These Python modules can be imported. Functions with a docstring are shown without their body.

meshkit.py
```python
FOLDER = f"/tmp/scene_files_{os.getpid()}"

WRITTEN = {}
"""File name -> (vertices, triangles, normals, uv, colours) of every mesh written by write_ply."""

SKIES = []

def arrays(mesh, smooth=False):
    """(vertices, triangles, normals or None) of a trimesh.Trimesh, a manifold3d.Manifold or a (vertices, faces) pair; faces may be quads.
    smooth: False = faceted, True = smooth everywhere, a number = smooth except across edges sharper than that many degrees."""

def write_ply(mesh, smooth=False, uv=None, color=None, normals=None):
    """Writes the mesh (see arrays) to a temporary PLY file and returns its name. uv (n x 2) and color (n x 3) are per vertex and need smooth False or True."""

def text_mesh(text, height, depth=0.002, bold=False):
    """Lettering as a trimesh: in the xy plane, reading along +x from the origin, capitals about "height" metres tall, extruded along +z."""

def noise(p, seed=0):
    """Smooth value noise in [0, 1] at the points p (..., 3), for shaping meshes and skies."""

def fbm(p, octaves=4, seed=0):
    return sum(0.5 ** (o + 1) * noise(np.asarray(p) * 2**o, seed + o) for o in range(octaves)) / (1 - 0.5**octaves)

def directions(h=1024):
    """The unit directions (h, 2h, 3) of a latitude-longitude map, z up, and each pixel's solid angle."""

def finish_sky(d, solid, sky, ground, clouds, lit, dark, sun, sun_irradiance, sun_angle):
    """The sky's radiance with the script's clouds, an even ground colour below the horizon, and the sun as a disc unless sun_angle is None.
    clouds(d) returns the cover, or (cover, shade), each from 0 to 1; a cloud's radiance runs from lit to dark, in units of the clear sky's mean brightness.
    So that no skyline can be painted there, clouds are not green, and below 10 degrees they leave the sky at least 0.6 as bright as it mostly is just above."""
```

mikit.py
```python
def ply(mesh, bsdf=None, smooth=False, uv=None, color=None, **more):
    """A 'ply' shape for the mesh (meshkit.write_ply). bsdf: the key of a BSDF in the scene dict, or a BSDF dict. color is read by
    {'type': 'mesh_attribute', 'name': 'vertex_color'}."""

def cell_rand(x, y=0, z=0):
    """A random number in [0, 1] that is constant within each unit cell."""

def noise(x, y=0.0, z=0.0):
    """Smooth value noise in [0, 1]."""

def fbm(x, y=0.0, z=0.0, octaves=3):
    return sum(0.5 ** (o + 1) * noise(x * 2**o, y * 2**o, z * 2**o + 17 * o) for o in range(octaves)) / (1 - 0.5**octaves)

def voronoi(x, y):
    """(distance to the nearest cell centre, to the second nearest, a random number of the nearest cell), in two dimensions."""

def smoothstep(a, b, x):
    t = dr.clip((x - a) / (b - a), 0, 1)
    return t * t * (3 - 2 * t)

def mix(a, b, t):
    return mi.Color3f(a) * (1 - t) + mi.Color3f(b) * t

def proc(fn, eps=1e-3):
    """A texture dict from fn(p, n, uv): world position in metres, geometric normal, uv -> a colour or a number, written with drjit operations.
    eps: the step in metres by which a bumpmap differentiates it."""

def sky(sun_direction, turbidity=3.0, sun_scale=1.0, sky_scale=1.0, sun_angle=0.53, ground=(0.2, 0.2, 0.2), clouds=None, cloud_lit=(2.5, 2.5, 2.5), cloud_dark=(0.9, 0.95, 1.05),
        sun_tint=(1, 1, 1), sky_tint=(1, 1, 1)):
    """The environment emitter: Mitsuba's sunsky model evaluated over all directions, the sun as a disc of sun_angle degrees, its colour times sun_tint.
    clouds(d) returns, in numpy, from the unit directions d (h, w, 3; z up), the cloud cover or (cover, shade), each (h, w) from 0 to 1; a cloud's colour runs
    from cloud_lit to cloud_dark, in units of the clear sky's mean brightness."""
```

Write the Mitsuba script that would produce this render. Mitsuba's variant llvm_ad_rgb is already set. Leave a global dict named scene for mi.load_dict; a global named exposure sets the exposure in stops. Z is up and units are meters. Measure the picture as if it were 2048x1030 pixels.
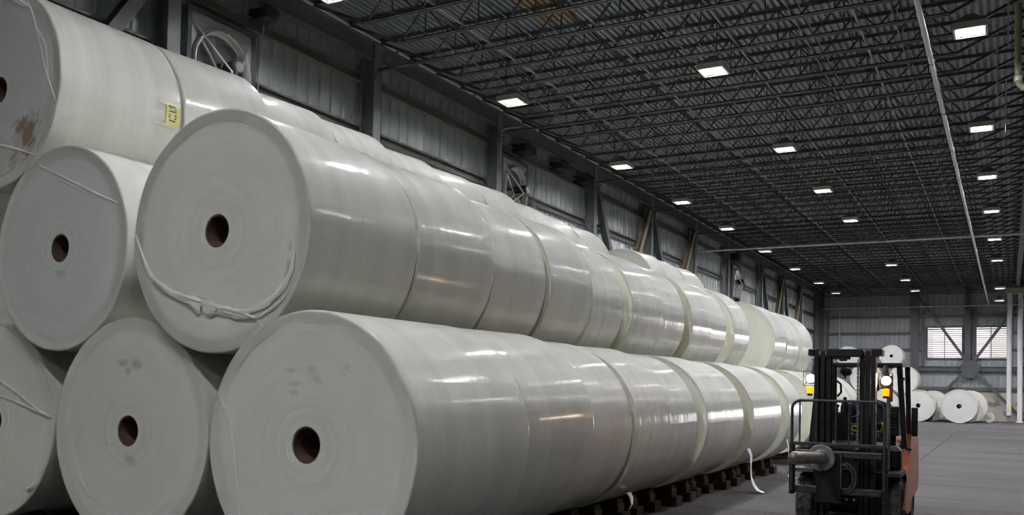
import math, random
import numpy as np
import drjit as dr
import mitsuba as mi
import trimesh, manifold3d
from manifold3d import Manifold
import mikit, meshkit

T = mi.ScalarTransform4f
scene, labels = {}, {}
rng = np.random.default_rng(7)

# ------------------------------------------------------------------ camera, sky, exposure
exposure = 0.60
EYE = np.array([0.0, 0.0, 1.72])
YAW, PITCH, ROLL = math.radians(29.05126), math.radians(1.56916), math.radians(1.19326)
_f = np.array([-math.sin(YAW) * math.cos(PITCH), math.cos(YAW) * math.cos(PITCH), math.sin(PITCH)])
_r = np.array([math.cos(YAW), math.sin(YAW), 0.0])
_u = np.cross(_r, _f)
UP = math.cos(ROLL) * _u - math.sin(ROLL) * _r
scene['camera'] = {
    'type': 'perspective', 'fov_axis': 'x', 'fov': 2 * math.degrees(math.atan(1024 / 1786.05)),
    'near_clip': 0.05, 'far_clip': 500.0,
    'principal_point_offset_y': -(718.44 - 515) / 1030,
    'to_world': T().look_at(origin=EYE.tolist(), target=(EYE + _f).tolist(), up=UP.tolist())}
def overcast(d):
    return np.ones(d.shape[:2]), 0.35 + 0.3 * meshkit.fbm(d * [3, 3, 6], 3, 5)
scene['sky'] = mikit.sky((0.3, 0.5, 0.8), turbidity=4.0, sun_scale=0.0, sky_scale=29.0, ground=(0.25, 0.24, 0.24), sun_angle=None, clouds=overcast, cloud_lit=(2.4, 2.35, 2.4), cloud_dark=(1.5, 1.48, 1.55))
PANEL = 350.0           # radiance of the ceiling lamps' panels
HEAD, AMB = 160.0, 1.5   # radiance of the forklift's headlamps and amber lamps
XW, XE, YB, YF = -11.5, 12.4, 63.0, -14.0     # the hall: left wall, right wall, back wall, wall behind the camera
ZD = 8.57               # underside of the roof deck

# ------------------------------------------------------------------ mesh helpers
def cat(*ms):
    vs, fs, n = [], [], 0
    for m in ms:
        v, f = (np.asarray(m.vertices), np.asarray(m.faces)) if isinstance(m, trimesh.Trimesh) else m
        vs.append(np.asarray(v, float)); fs.append(np.asarray(f, int) + n); n += len(v)
    return np.vstack(vs), np.vstack(fs)

def quads(q):
    q = np.asarray(q, int)
    return np.vstack([q[:, [0, 1, 2]], q[:, [0, 2, 3]]])

BOXF = quads([[0, 3, 2, 1], [4, 5, 6, 7], [0, 1, 5, 4], [1, 2, 6, 5], [2, 3, 7, 6], [3, 0, 4, 7]])
def box(x0, x1, y0, y1, z0, z1):
    return np.array([[x0, y0, z0], [x1, y0, z0], [x1, y1, z0], [x0, y1, z0], [x0, y0, z1], [x1, y0, z1], [x1, y1, z1], [x0, y1, z1]], float), BOXF

def bbox(x0, x1, y0, y1, z0, z1, b=0.008):
    """box with chamfered edges: hull of three shrunken boxes"""
    p = []
    for k in range(3):
        d = [b, b, b]; d[k] = 0
        p.append(box(x0 + d[0], x1 - d[0], y0 + d[1], y1 - d[1], z0 + d[2], z1 - d[2])[0])
    m = Manifold.hull_points(np.vstack(p)).to_mesh()
    return np.array(m.vert_properties[:, :3], float), np.array(m.tri_verts, int)

def frame_of(d):
    d = np.asarray(d, float) / np.linalg.norm(d)
    a = np.cross(d, [0, 0, 1] if abs(d[2]) < 0.9 else [1, 0, 0]); a /= np.linalg.norm(a)
    return d, a, np.cross(d, a)

def tube(path, r, n=12, caps=True, closed=False):
    path = np.asarray(path, float); m = len(path)
    r = np.broadcast_to(r, (m,))
    ang = np.arange(n) * 2 * np.pi / n
    V = []; a = None
    for i in range(m):
        if closed: d = path[(i + 1) % m] - path[i - 1]
        else: d = path[min(i + 1, m - 1)] - path[max(i - 1, 0)]
        d = d / np.linalg.norm(d)
        if a is None: _, a, b = frame_of(d)
        else:
            a = a - d * (a @ d); a /= np.linalg.norm(a); b = np.cross(d, a)
        V.append(path[i] + r[i] * (np.cos(ang)[:, None] * a + np.sin(ang)[:, None] * b))
    V = np.vstack(V); Q = []
    for i in range(m if closed else m - 1):
        j = (i + 1) % m
        for k in range(n):
            k2 = (k + 1) % n
            Q.append([i * n + k, i * n + k2, j * n + k2, j * n + k])
    F = quads(Q)
    if caps and not closed:
        V = np.vstack([V, path[:1], path[-1:]])
        c0, c1 = m * n, m * n + 1
        k = np.arange(n)
        F = np.vstack([F, np.stack([(k + 1) % n, k, k * 0 + c0], 1), np.stack([k + (m - 1) * n, (k + 1) % n + (m - 1) * n, k * 0 + c1], 1)])
    return V, F

def cyl(p0, p1, r, n=16): return tube([p0, p1], r, n)

def lathe(profile, c, axis, n=32, closed=False):
    """profile: (distance along the axis, radius) pairs"""
    d, a, b = frame_of(axis); c = np.asarray(c, float)
    ang = np.arange(n) * 2 * np.pi / n
    V = np.vstack([c + t * d + r * (np.cos(ang)[:, None] * a + np.sin(ang)[:, None] * b) for t, r in profile])
    m = len(profile); Q = []
    for i in range(m if closed else m - 1):
        j = (i + 1) % m
        for k in range(n):
            Q.append([i * n + k, i * n + (k + 1) % n, j * n + (k + 1) % n, j * n + k])
    return V, quads(Q)

def prism(poly, axis, t0, t1):
    """closed outline (convex or not, thin profiles) swept along an axis; poly in the other two axes in order"""
    poly = np.asarray(poly, float); n = len(poly)
    o = [k for k in range(3) if k != axis]
    V = np.zeros((2 * n, 3)); V[:n, o] = poly; V[n:, o] = poly; V[:n, axis] = t0; V[n:, axis] = t1
    k = np.arange(n); F = quads(np.stack([k, (k + 1) % n, (k + 1) % n + n, k + n], 1))
    import shapely.geometry as sg
    tv, tf = trimesh.creation.triangulate_polygon(sg.Polygon(poly), engine='earcut')
    from scipy.spatial import cKDTree
    idx = cKDTree(poly).query(tv)[1]
    tf = idx[tf]
    return V, np.vstack([F, tf[:, ::-1], tf + n])

def bar(p0, p1, w, h, up=(0, 0, 1)):
    """rectangular bar from p0 to p1, w across, h in the up direction"""
    p0, p1 = np.asarray(p0, float), np.asarray(p1, float)
    d = (p1 - p0) / np.linalg.norm(p1 - p0)
    s = np.cross(d, up); s /= np.linalg.norm(s); u = np.cross(s, d)
    c = [(-w / 2, -h / 2), (w / 2, -h / 2), (w / 2, h / 2), (-w / 2, h / 2)]
    V = np.array([p + a * s + b * u for p in (p0, p1) for a, b in c])
    return V, BOXF

def wsec(p0, p1, w, h, t=0.012, up=(0, 0, 1)):
    """wide-flange section: two flanges (normal to up) and a web"""
    p0, p1, up = np.asarray(p0, float), np.asarray(p1, float), np.asarray(up, float)
    d = (p1 - p0) / np.linalg.norm(p1 - p0)
    s = np.cross(d, up); s /= np.linalg.norm(s); u = np.cross(s, d)
    o = u * (h / 2 - t / 2)
    return cat(bar(p0 + o, p1 + o, w, t, up), bar(p0 - o, p1 - o, w, t, up), bar(p0, p1, t, h - 2 * t, up))

def sphere(c, r, n=2):
    m = trimesh.creation.icosphere(subdivisions=n, radius=1.0)
    return np.asarray(m.vertices) * np.asarray(r) + np.asarray(c), np.asarray(m.faces)

def hull(*balls, n=20):
    """hull of (centre, radius) balls as a mesh"""
    return hullm(*balls, n=n)
def hullm(*balls, n=16):
    return Manifold.batch_hull([Manifold.sphere(r, n).translate(list(map(float, c))) for c, r in balls])

# ------------------------------------------------------------------ scene helpers
count = {}
def key_of(name, parent=None):
    base = (parent + '__' if parent else '') + name
    k = count.get(base, 0); count[base] = k + 1
    return base if k == 0 else f'{base}_{k:03d}'
def obj(name, mesh, bsdf, parent=None, smooth=35, to_world=None, **more):
    k = key_of(name, parent)
    d = mesh if isinstance(mesh, dict) else mikit.ply(mesh, bsdf, smooth, **more)
    if to_world is not None: d = {**d, 'to_world': to_world}
    scene[k] = d
    return k
def thing(name, label, cat_, group=None):
    k = key_of(name)
    labels[k] = {'label': label, 'category': cat_}
    if group: labels[k]['group'] = group
    return k
def tag(k, label, cat_=None, group=None):
    labels[k] = {'label': label}
    if cat_: labels[k]['category'] = cat_
    if group: labels[k]['group'] = group
    return k
def struct(name, mesh=None, bsdf=None, label=None, smooth=False):
    k = obj(name, mesh, bsdf, None, smooth) if mesh is not None else key_of(name)
    labels[k] = {'kind': 'structure'}
    if label: labels[k]['label'] = label
    return k
def part_label(k, text): labels[k] = {'label': text}; return k
ORD = ['first', 'second', 'third', 'fourth', 'fifth', 'sixth', 'seventh', 'eighth', 'ninth', 'tenth', 'eleventh', 'twelfth', 'thirteenth', 'fourteenth', 'fifteenth', 'sixteenth', 'seventeenth', 'eighteenth', 'nineteenth', 'twentieth']
def ordinal(i):
    if i < 20: return ORD[i]
    n = i + 1
    return f"{n}{'th' if 10 < n % 100 < 14 else {1: 'st', 2: 'nd', 3: 'rd'}.get(n % 10, 'th')}"

# ------------------------------------------------------------------ materials
N, FB, SS, MIX = mikit.noise, mikit.fbm, mikit.smoothstep, mikit.mix
def mat(name, color, rough=0.6, spec=0.4, metallic=0.0, **more):
    scene[name] = {'type': 'twosided', 'bsdf': {'type': 'principled', 'base_color': color if isinstance(color, dict) else {'type': 'rgb', 'value': list(color)},
                   'roughness': rough, 'specular': spec, 'metallic': metallic, **more}}
def proc(fn, **k): return mikit.proc(fn, **k)

def paper_fn(blots=(), tint=(0.81, 0.81, 0.715)):
    def fn(p, n, uv):
        u, v = uv.x, uv.y
        r = dr.sqrt(u * u + v * v)
        rings = N(r * 46.0, 3.1) * 0.5 + N(r * 150.0, 7.7) * 0.5
        near = SS(0.75, 0.15, r)
        w = 1 - (0.05 + 0.10 * near) * (rings - 0.35) - 0.03 * FB(u * 9.0, v * 9.0, 0.0)
        w = w - 0.05 * SS(0.008, 0.0, dr.abs(r - 0.60 + 0.01 * N(u * 3, v * 3)))
        w = w * (1 - 0.06 * SS(0.865, 0.875, r))
        c = mi.Color3f(*tint) * w
        for (bu, bv, su, sv, ang, st, col) in blots:
            ca, sa = math.cos(ang), math.sin(ang)
            x = ((u - bu) * ca + (v - bv) * sa) / su; y = ((v - bv) * ca - (u - bu) * sa) / sv
            m = SS(1.0, 0.15, dr.sqrt(x * x + y * y) + 0.75 * (FB(u * 14.0 + bu * 9, v * 14.0, 2.0) - 0.5)) * st * (0.55 + 0.6 * N(r * 70.0, 1.0))
            c = MIX(c, mi.Color3f(*col), dr.clip(m, 0, 1))
        return c
    return fn
def paper(name, blots=(), tint=(0.81, 0.81, 0.715)): mat(name, proc(paper_fn(blots, tint)), 0.8, 0.2)
GREY, DIRT = (0.30, 0.30, 0.31), (0.20, 0.15, 0.10)
paper('paper', (), (0.74, 0.74, 0.635))
paper('paper_top', [(0.47, -0.42, 0.30, 0.17, 0.15, 1.35, DIRT), (0.52, -0.58, 0.17, 0.20, 0, 1.25, DIRT), (0.28, -0.75, 0.14, 0.17, -0.6, 1.0, DIRT), (0.1, -0.9, 0.22, 0.07, 0.1, 0.5, DIRT)], (0.73, 0.72, 0.685))
paper('paper_low', [(-0.10, 0.60, 0.10, 0.05, 0, 0.8, GREY), (0.09, 0.59, 0.09, 0.06, 0, 0.8, GREY), (-0.02, 0.52, 0.06, 0.05, 0, 0.6, GREY), (0.05, -0.25, 0.14, 0.08, -0.35, 0.5, GREY), (-0.15, 0.92, 0.05, 0.03, 0.5, 0.8, GREY)])
paper('paper_aisle', [(-0.15, 0.55, 0.10, 0.03, 0, 0.4, GREY), (-0.12, 0.45, 0.10, 0.03, 0, 0.4, GREY), (-0.12, 0.38, 0.09, 0.03, 0, 0.35, GREY), (0.10, 0.48, 0.10, 0.04, -0.5, 0.35, GREY), (0.04, 0.56, 0.06, 0.04, 0, 0.3, GREY), (0.36, 0.57, 0.08, 0.05, 0.4, 0.3, GREY), (-0.87, 0.44, 0.025, 0.05, -0.4, 1.0, GREY), (-0.95, 0.26, 0.02, 0.05, -0.3, 1.0, GREY)])
paper('paper_middle', [(0.79, -0.33, 0.035, 0.09, -0.2, 0.6, GREY), (0.80, -0.17, 0.03, 0.05, 0, 0.4, GREY), (0.76, -0.40, 0.03, 0.05, 0, 0.4, GREY)])
paper('paper_second', [(0.03, -0.24, 0.13, 0.07, 0, 0.4, GREY)], (0.77, 0.765, 0.725))
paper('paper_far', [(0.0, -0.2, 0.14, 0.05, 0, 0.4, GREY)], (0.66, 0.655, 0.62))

def film_fn(p, n, uv):
    y, a = uv.x, uv.y                      # along the roll, around it
    bands = N(y * 9.0 + 0.25 * p.x, 1.0, 2.0)
    c = 0.90 + 0.11 * (bands - 0.5) + 0.05 * (N(y * 45.0, a * 1.2) - 0.5) - 0.04 * FB(y * 7.0, a * 6.0, p.z * 0.2)
    return mi.Color3f(0.84, 0.84, 0.745) * c
def film_rough(p, n, uv): return 0.19 + 0.12 * FB(uv.x * 14.0, uv.y * 5.0, 3.0)
def film_bump(p, n, uv):
    y, a = uv.x, uv.y
    return 0.55 * N(y * 60.0, a * 0.7) + 0.30 * N(y * 130.0, a * 1.5, 9.0) + 0.5 * N(y * 17.0, a * 2.2, 4.0) + 0.05 * N(y * 60.0, a * 9.0, 2.0)
for _n, _a, _i in (('film_sharp', 0.013, 1.8), ('film_soft', 0.30, 1.7)):
    scene[_n] = {'type': 'roughplastic', 'distribution': 'ggx', 'diffuse_reflectance': proc(film_fn), 'alpha': _a, 'int_ior': _i, 'nonlinear': False}
scene['film'] = {'type': 'twosided', 'bsdf': {'type': 'bumpmap', 'scale': 0.0008, 'tex': proc(film_bump, eps=2e-3), 'bsdf': {
    'type': 'blendbsdf', 'weight': 0.45, 'a': {'type': 'ref', 'id': 'film_sharp'}, 'b': {'type': 'ref', 'id': 'film_soft'}}}}
mat('fold', (0.90, 0.90, 0.85), 0.5, 0.4)
scene['tape'] = {'type': 'twosided', 'bsdf': {'type': 'principled', 'base_color': {'type': 'rgb', 'value': [0.74, 0.73, 0.55]}, 'roughness': 0.25, 'specular': 0.5}}
mat('label_paper', proc(lambda p, n, uv: MIX((0.75, 0.66, 0.16), (0.70, 0.66, 0.30), FB(p.x * 14, p.y * 14, p.z * 14))), 0.6)
mat('ink', (0.06, 0.07, 0.12), 0.6)
mat('cardboard', proc(lambda p, n, uv: MIX((0.055, 0.034, 0.022), (0.095, 0.062, 0.04), N(p.x * 30, p.y * 6, p.z * 30))), 0.85, 0.2)
def streak(p): return FB(p.x * 1.7, p.y * 1.7, p.z * 0.35)
mat('deck', proc(lambda p, n, uv: MIX((0.17, 0.195, 0.215), (0.27, 0.295, 0.315), FB(p.x * 0.8, p.y * 0.25, 1.0)) * (1 - 0.25 * mi.Float(SS(0.60, 0.75, FB(p.x * 0.9, p.y * 0.3, 8.0))))), 0.5, 0.5)
mat('deck_rust', proc(lambda p, n, uv: MIX((0.16, 0.12, 0.08), (0.28, 0.19, 0.10), FB(p.x * 3, p.y * 1.0, 1.0))), 0.7)
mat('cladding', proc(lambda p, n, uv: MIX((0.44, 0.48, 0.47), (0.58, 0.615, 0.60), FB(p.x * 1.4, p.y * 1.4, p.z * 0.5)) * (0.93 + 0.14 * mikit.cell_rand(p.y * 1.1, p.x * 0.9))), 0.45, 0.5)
mat('cladding_dimmed', proc(lambda p, n, uv: MIX((0.24, 0.255, 0.265), (0.33, 0.345, 0.355), FB(p.x * 1.4, p.y * 1.4, p.z * 0.5)) * (0.93 + 0.14 * mikit.cell_rand(p.y * 1.1, p.x * 0.9))), 0.45, 0.5)  # cladding again, with dimmer light on the back wall put into its colour
mat('steel', proc(lambda p, n, uv: MIX((0.050, 0.055, 0.059), (0.085, 0.091, 0.094), streak(p))), 0.5, 0.5)
mat('steel_light', proc(lambda p, n, uv: MIX((0.105, 0.116, 0.12), (0.16, 0.168, 0.168), streak(p))), 0.5, 0.5)
mat('girt', proc(lambda p, n, uv: MIX((0.085, 0.083, 0.074), (0.14, 0.135, 0.118), streak(p))), 0.55, 0.4)
mat('brace_tan', proc(lambda p, n, uv: MIX((0.24, 0.19, 0.125), (0.35, 0.28, 0.19), FB(p.x * 3, p.y * 3, p.z * 1.2))), 0.7, 0.3)
mat('joist', proc(lambda p, n, uv: MIX((0.018, 0.0175, 0.017), (0.048, 0.044, 0.039), FB(p.x * 2.0, p.y * 5, p.z * 5))), 0.5, 0.5)
mat('galvanised', proc(lambda p, n, uv: MIX((0.50, 0.51, 0.51), (0.70, 0.70, 0.69), FB(p.x * 3, p.y * 3, p.z * 3))), 0.33, 0.6, 0.25)
mat('sprinkler', (0.30, 0.295, 0.28), 0.4, 0.5)
mat('pipe_dark', (0.17, 0.17, 0.165), 0.4, 0.5)
mat('pvc', proc(lambda p, n, uv: MIX((0.74, 0.73, 0.75), (0.82, 0.82, 0.83), FB(p.x * 4, p.y * 4, p.z * 1.5))), 0.4, 0.5)
mat('pvc_yellow', (0.36, 0.33, 0.20), 0.5, 0.4)
mat('rust', (0.20, 0.09, 0.05), 0.8)
def floor_fn(p, n, uv):
    s = FB(p.x * 0.35, p.y * 1.3, 0.0)
    t = FB(p.x * 0.30 + 9, p.y * 2.6, 3.0)
    g = FB(p.x * 30.0, p.y * 30.0, 1.0)
    c = MIX((0.093, 0.089, 0.088), (0.122, 0.117, 0.115), dr.clip(s * 1.3 - 0.15, 0, 1)) * (0.93 + 0.14 * g)
    return MIX(c, mi.Color3f(0.065, 0.063, 0.063), dr.clip(SS(0.56, 0.78, t) * 0.4, 0, 1))
scene['concrete'] = {'type': 'twosided', 'bsdf': {'type': 'diffuse', 'reflectance': proc(floor_fn)}}
mat('joint', (0.09, 0.088, 0.085), 0.8)
mat('concrete_wall', proc(lambda p, n, uv: MIX(MIX((0.42, 0.37, 0.31), (0.56, 0.51, 0.45), FB(p.x * 1.2, p.y * 1.2, p.z * 1.2)), mi.Color3f(0.16, 0.13, 0.10), dr.clip(SS(0.60, 0.78, FB(p.x * 1.9 + 4, p.y, p.z * 1.9)) * 0.8, 0, 1))), 0.8)
mat('timber', proc(lambda p, n, uv: MIX((0.035, 0.026, 0.019), (0.08, 0.057, 0.038), FB(p.x * 4, p.y * 30, p.z * 30))), 0.85, 0.2)
mat('lamp_housing', (0.48, 0.42, 0.36), 0.5, 0.4)
mat('lamp_hood', (0.13, 0.12, 0.115), 0.6, 0.3)
mat('lamp_off', (0.85, 0.85, 0.85), 0.5)
mat('black_paint', proc(lambda p, n, uv: MIX((0.007, 0.0065, 0.0065), (0.020, 0.018, 0.0165), FB(p.x * 9, p.y * 9, p.z * 9))), 0.55, 0.25)
mat('worn_black', proc(lambda p, n, uv: MIX((0.012, 0.0115, 0.011), (0.055, 0.047, 0.042), FB(p.x * 11, p.y * 5, p.z * 11))), 0.38, 0.6)
mat('chrome', (0.6, 0.6, 0.6), 0.22, 0.6, 0.9)
mat('worn_metal', proc(lambda p, n, uv: MIX((0.10, 0.075, 0.065), (0.34, 0.30, 0.28), FB(p.x * 16, p.y * 5, p.z * 16))), 0.34, 0.6, 0.55)
mat('grey_metal', proc(lambda p, n, uv: MIX((0.13, 0.13, 0.135), (0.24, 0.24, 0.245), FB(p.x * 14, p.y * 9, p.z * 14))), 0.45, 0.6, 0.3)
mat('rubber', proc(lambda p, n, uv: MIX((0.035, 0.034, 0.033), (0.095, 0.09, 0.085), FB(p.x * 9, p.y * 9, p.z * 9))), 0.8, 0.2)
mat('orange', proc(lambda p, n, uv: MIX((0.34, 0.075, 0.022), (0.44, 0.11, 0.035), FB(p.x * 5, p.y * 5, p.z * 5))), 0.4, 0.5)
mat('navy', proc(lambda p, n, uv: MIX((0.014, 0.016, 0.038), (0.028, 0.03, 0.062), FB(p.x * 12, p.y * 12, p.z * 12))), 0.85, 0.2)
mat('hi_vis', (0.50, 0.66, 0.04), 0.6)
mat('helmet', (0.50, 0.45, 0.05), 0.4)
mat('skin', (0.34, 0.20, 0.14), 0.55)
mat('glove', (0.55, 0.52, 0.48), 0.8)
mat('seat_vinyl', (0.03, 0.03, 0.032), 0.5)
mat('badge', (0.7, 0.7, 0.7), 0.5)
mat('facade_pink', proc(lambda p, n, uv: MIX((0.50, 0.40, 0.385), (0.58, 0.48, 0.465), FB(p.x, p.z, 1.0))), 0.8)
mat('facade_beige', proc(lambda p, n, uv: MIX((0.22, 0.195, 0.175), (0.28, 0.25, 0.225), FB(p.x, p.z, 2.0))), 0.8)
mat('yard', (0.42, 0.40, 0.40), 0.8)
mat('louvre', (0.11, 0.10, 0.105), 0.5)
mat('shutter', (0.18, 0.165, 0.165), 0.5)
mat('fan_panel', proc(lambda p, n, uv: MIX((0.44, 0.45, 0.42), (0.58, 0.585, 0.55), FB(p.x * 4, p.y * 4, p.z * 2))), 0.5, 0.5)
mat('mast_red', (0.16, 0.03, 0.025), 0.4)
mat('amber', (0.75, 0.26, 0.02), 0.25, 0.5)

# ------------------------------------------------------------------ floor
fl = struct('floor', box(XW, XE, YF, YB, -0.32, -0.02), 'joint', 'concrete floor of joined slabs')
xs = np.linspace(XW, XE, 6); ys = np.array([YF, -4.0, 6.0, 11.8, 17.6, 23.4, 29.2, 35, 40.8, 46.6, 52.4, 57.8, YB])
for a, b in zip(xs[:-1], xs[1:]):
    for c, d in zip(ys[:-1], ys[1:]):
        obj('slab', bbox(a + 0.006, b - 0.006, c + 0.006, d - 0.006, -0.04, rng.uniform(-0.002, 0.002), 0.006), 'concrete', fl, False)
yard = struct('ground', box(-30, 45, YB + 0.3, YB + 60, -0.4, -0.05), 'yard', 'pale yard outside the back wall')

# ------------------------------------------------------------------ cladding panels (ribbed steel sheets)
def ribbed(width, nrib=3, depth=0.035):
    """open ribbed outline: list of (along, depth) from 0 to width"""
    p = width / nrib; out = []
    for k in range(nrib):
        o = k * p
        out += [(o, 0), (o + 0.62 * p, 0), (o + 0.70 * p, depth), (o + 0.90 * p, depth), (o + 0.98 * p, 0)]
    out.append((width, 0))
    t = 0.003
    return out + [(a, b - t) for a, b in out[::-1]]
panel_cache = {}
def panel_mesh(w, h, m='cladding'):
    k = (round(w, 3), round(h, 3), m)
    if k not in panel_cache: panel_cache[k] = mikit.ply(prism(ribbed(w), 2, 0, h), m, False)     # along x, ribs towards +y, up z
    return panel_cache[k]
def split(a, b, w):
    n = max(1, round((b - a) / w)); e = np.linspace(a, b, n + 1); return list(zip(e[:-1], e[1:]))
Z0, Z1 = 1.93, 8.62
wl = struct('wall_left', box(XW - 0.25, XW + 0.02, YF, YB, -0.3, Z0), 'concrete_wall', 'left side wall of grey ribbed cladding on a concrete base')
FANS = [(9.62, 10.98), (19.55, 20.91), (41.35, 42.65)]
FZ0, FZ1 = 6.12, 7.46
cuts = [YF] + [e for f in FANS for e in f] + [YB]
for i in range(len(cuts) - 1):
    gap = i % 2 == 1
    for a, b in split(cuts[i], cuts[i + 1], 0.92):
        for (h0, h1) in (((Z0, FZ0), (FZ1, Z1)) if gap else ((Z0, Z1),)):
            # local x -> world -y, local y -> world +x
            obj('panel', panel_mesh(b - a, h1 - h0), None, wl, to_world=T().translate([XW, b, h0]).rotate([0, 0, 1], -90))
WIN = [(-4.50, -2.54), (-1.88, 0.06)]
WZ0, WZ1 = 3.94, 5.85
DOOR = (4.2, 12.2); DZ = 4.6
wb = struct('wall_back', cat(box(XW, DOOR[0], YB - 0.02, YB + 0.25, -0.3, Z0), box(DOOR[1], XE, YB - 0.02, YB + 0.25, -0.3, Z0), box(DOOR[0], DOOR[1], YB, YB + 0.25, -0.3, -0.02)), 'concrete_wall', 'back wall of grey ribbed cladding on a stained concrete base')
for a, b, spans in [(XW, WIN[0][0], [(Z0, Z1)]), (*WIN[0], [(Z0, WZ0), (WZ1, Z1)]), (WIN[0][1], WIN[1][0], [(Z0, Z1)]), (*WIN[1], [(Z0, WZ0), (WZ1, Z1)]),
                    (WIN[1][1], DOOR[0], [(Z0, Z1)]), (*DOOR, [(DZ, Z1)]), (DOOR[1], XE, [(Z0, Z1)])]:
    for c, d in split(a, b, 0.9):
        for h0, h1 in spans:
            # local x -> world -x, local y -> world -y
            obj('panel', panel_mesh(d - c, h1 - h0, 'cladding_dimmed'), None, wb, to_world=T().translate([d, YB, h0]).rotate([0, 0, 1], 180))
part_label(obj('ledge', bbox(XW, DOOR[0] - 0.1, YB - 0.16, YB - 0.03, Z0 - 0.06, Z0 + 0.16), 'girt', wb, False), 'dark ledge beam above the concrete base')
wr = struct('wall_right', box(XE, XE + 0.25, YF, YB, -0.3, Z1), 'steel', 'right side wall outside the picture')
wf = struct('wall_front', box(XW, XE, YF - 0.25, YF, -0.3, Z1), 'cladding', 'wall behind the camera')
ty = obj('door_frame', cat(box(DOOR[0] - 0.12, DOOR[0], YB - 0.1, YB + 0.25, 0, DZ + 0.12), box(DOOR[1], DOOR[1] + 0.12, YB - 0.1, YB + 0.25, 0, DZ + 0.12), box(DOOR[0], DOOR[1], YB - 0.1, YB + 0.25, DZ, DZ + 0.12)), 'steel', None, False)
labels[ty] = {'kind': 'structure', 'label': 'steel frame of the open loading door'}
# the facade across the yard seen through the windows
fb = struct('exterior_wall', box(-40, 30, YB + 9, YB + 9.6, -0.4, 1.5), 'facade_pink', 'pale wall across the yard outside the windows')
for a, b, m in [(-30, -4.75, 'facade_beige'), (-4.75, -2.6, 'facade_pink'), (-2.6, -1.2, 'facade_pink'), (-1.2, 5, 'facade_beige')]:
    obj('bay', box(a, b, YB + 8.6, YB + 9.2, 0, 12), m, fb, False)

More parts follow.
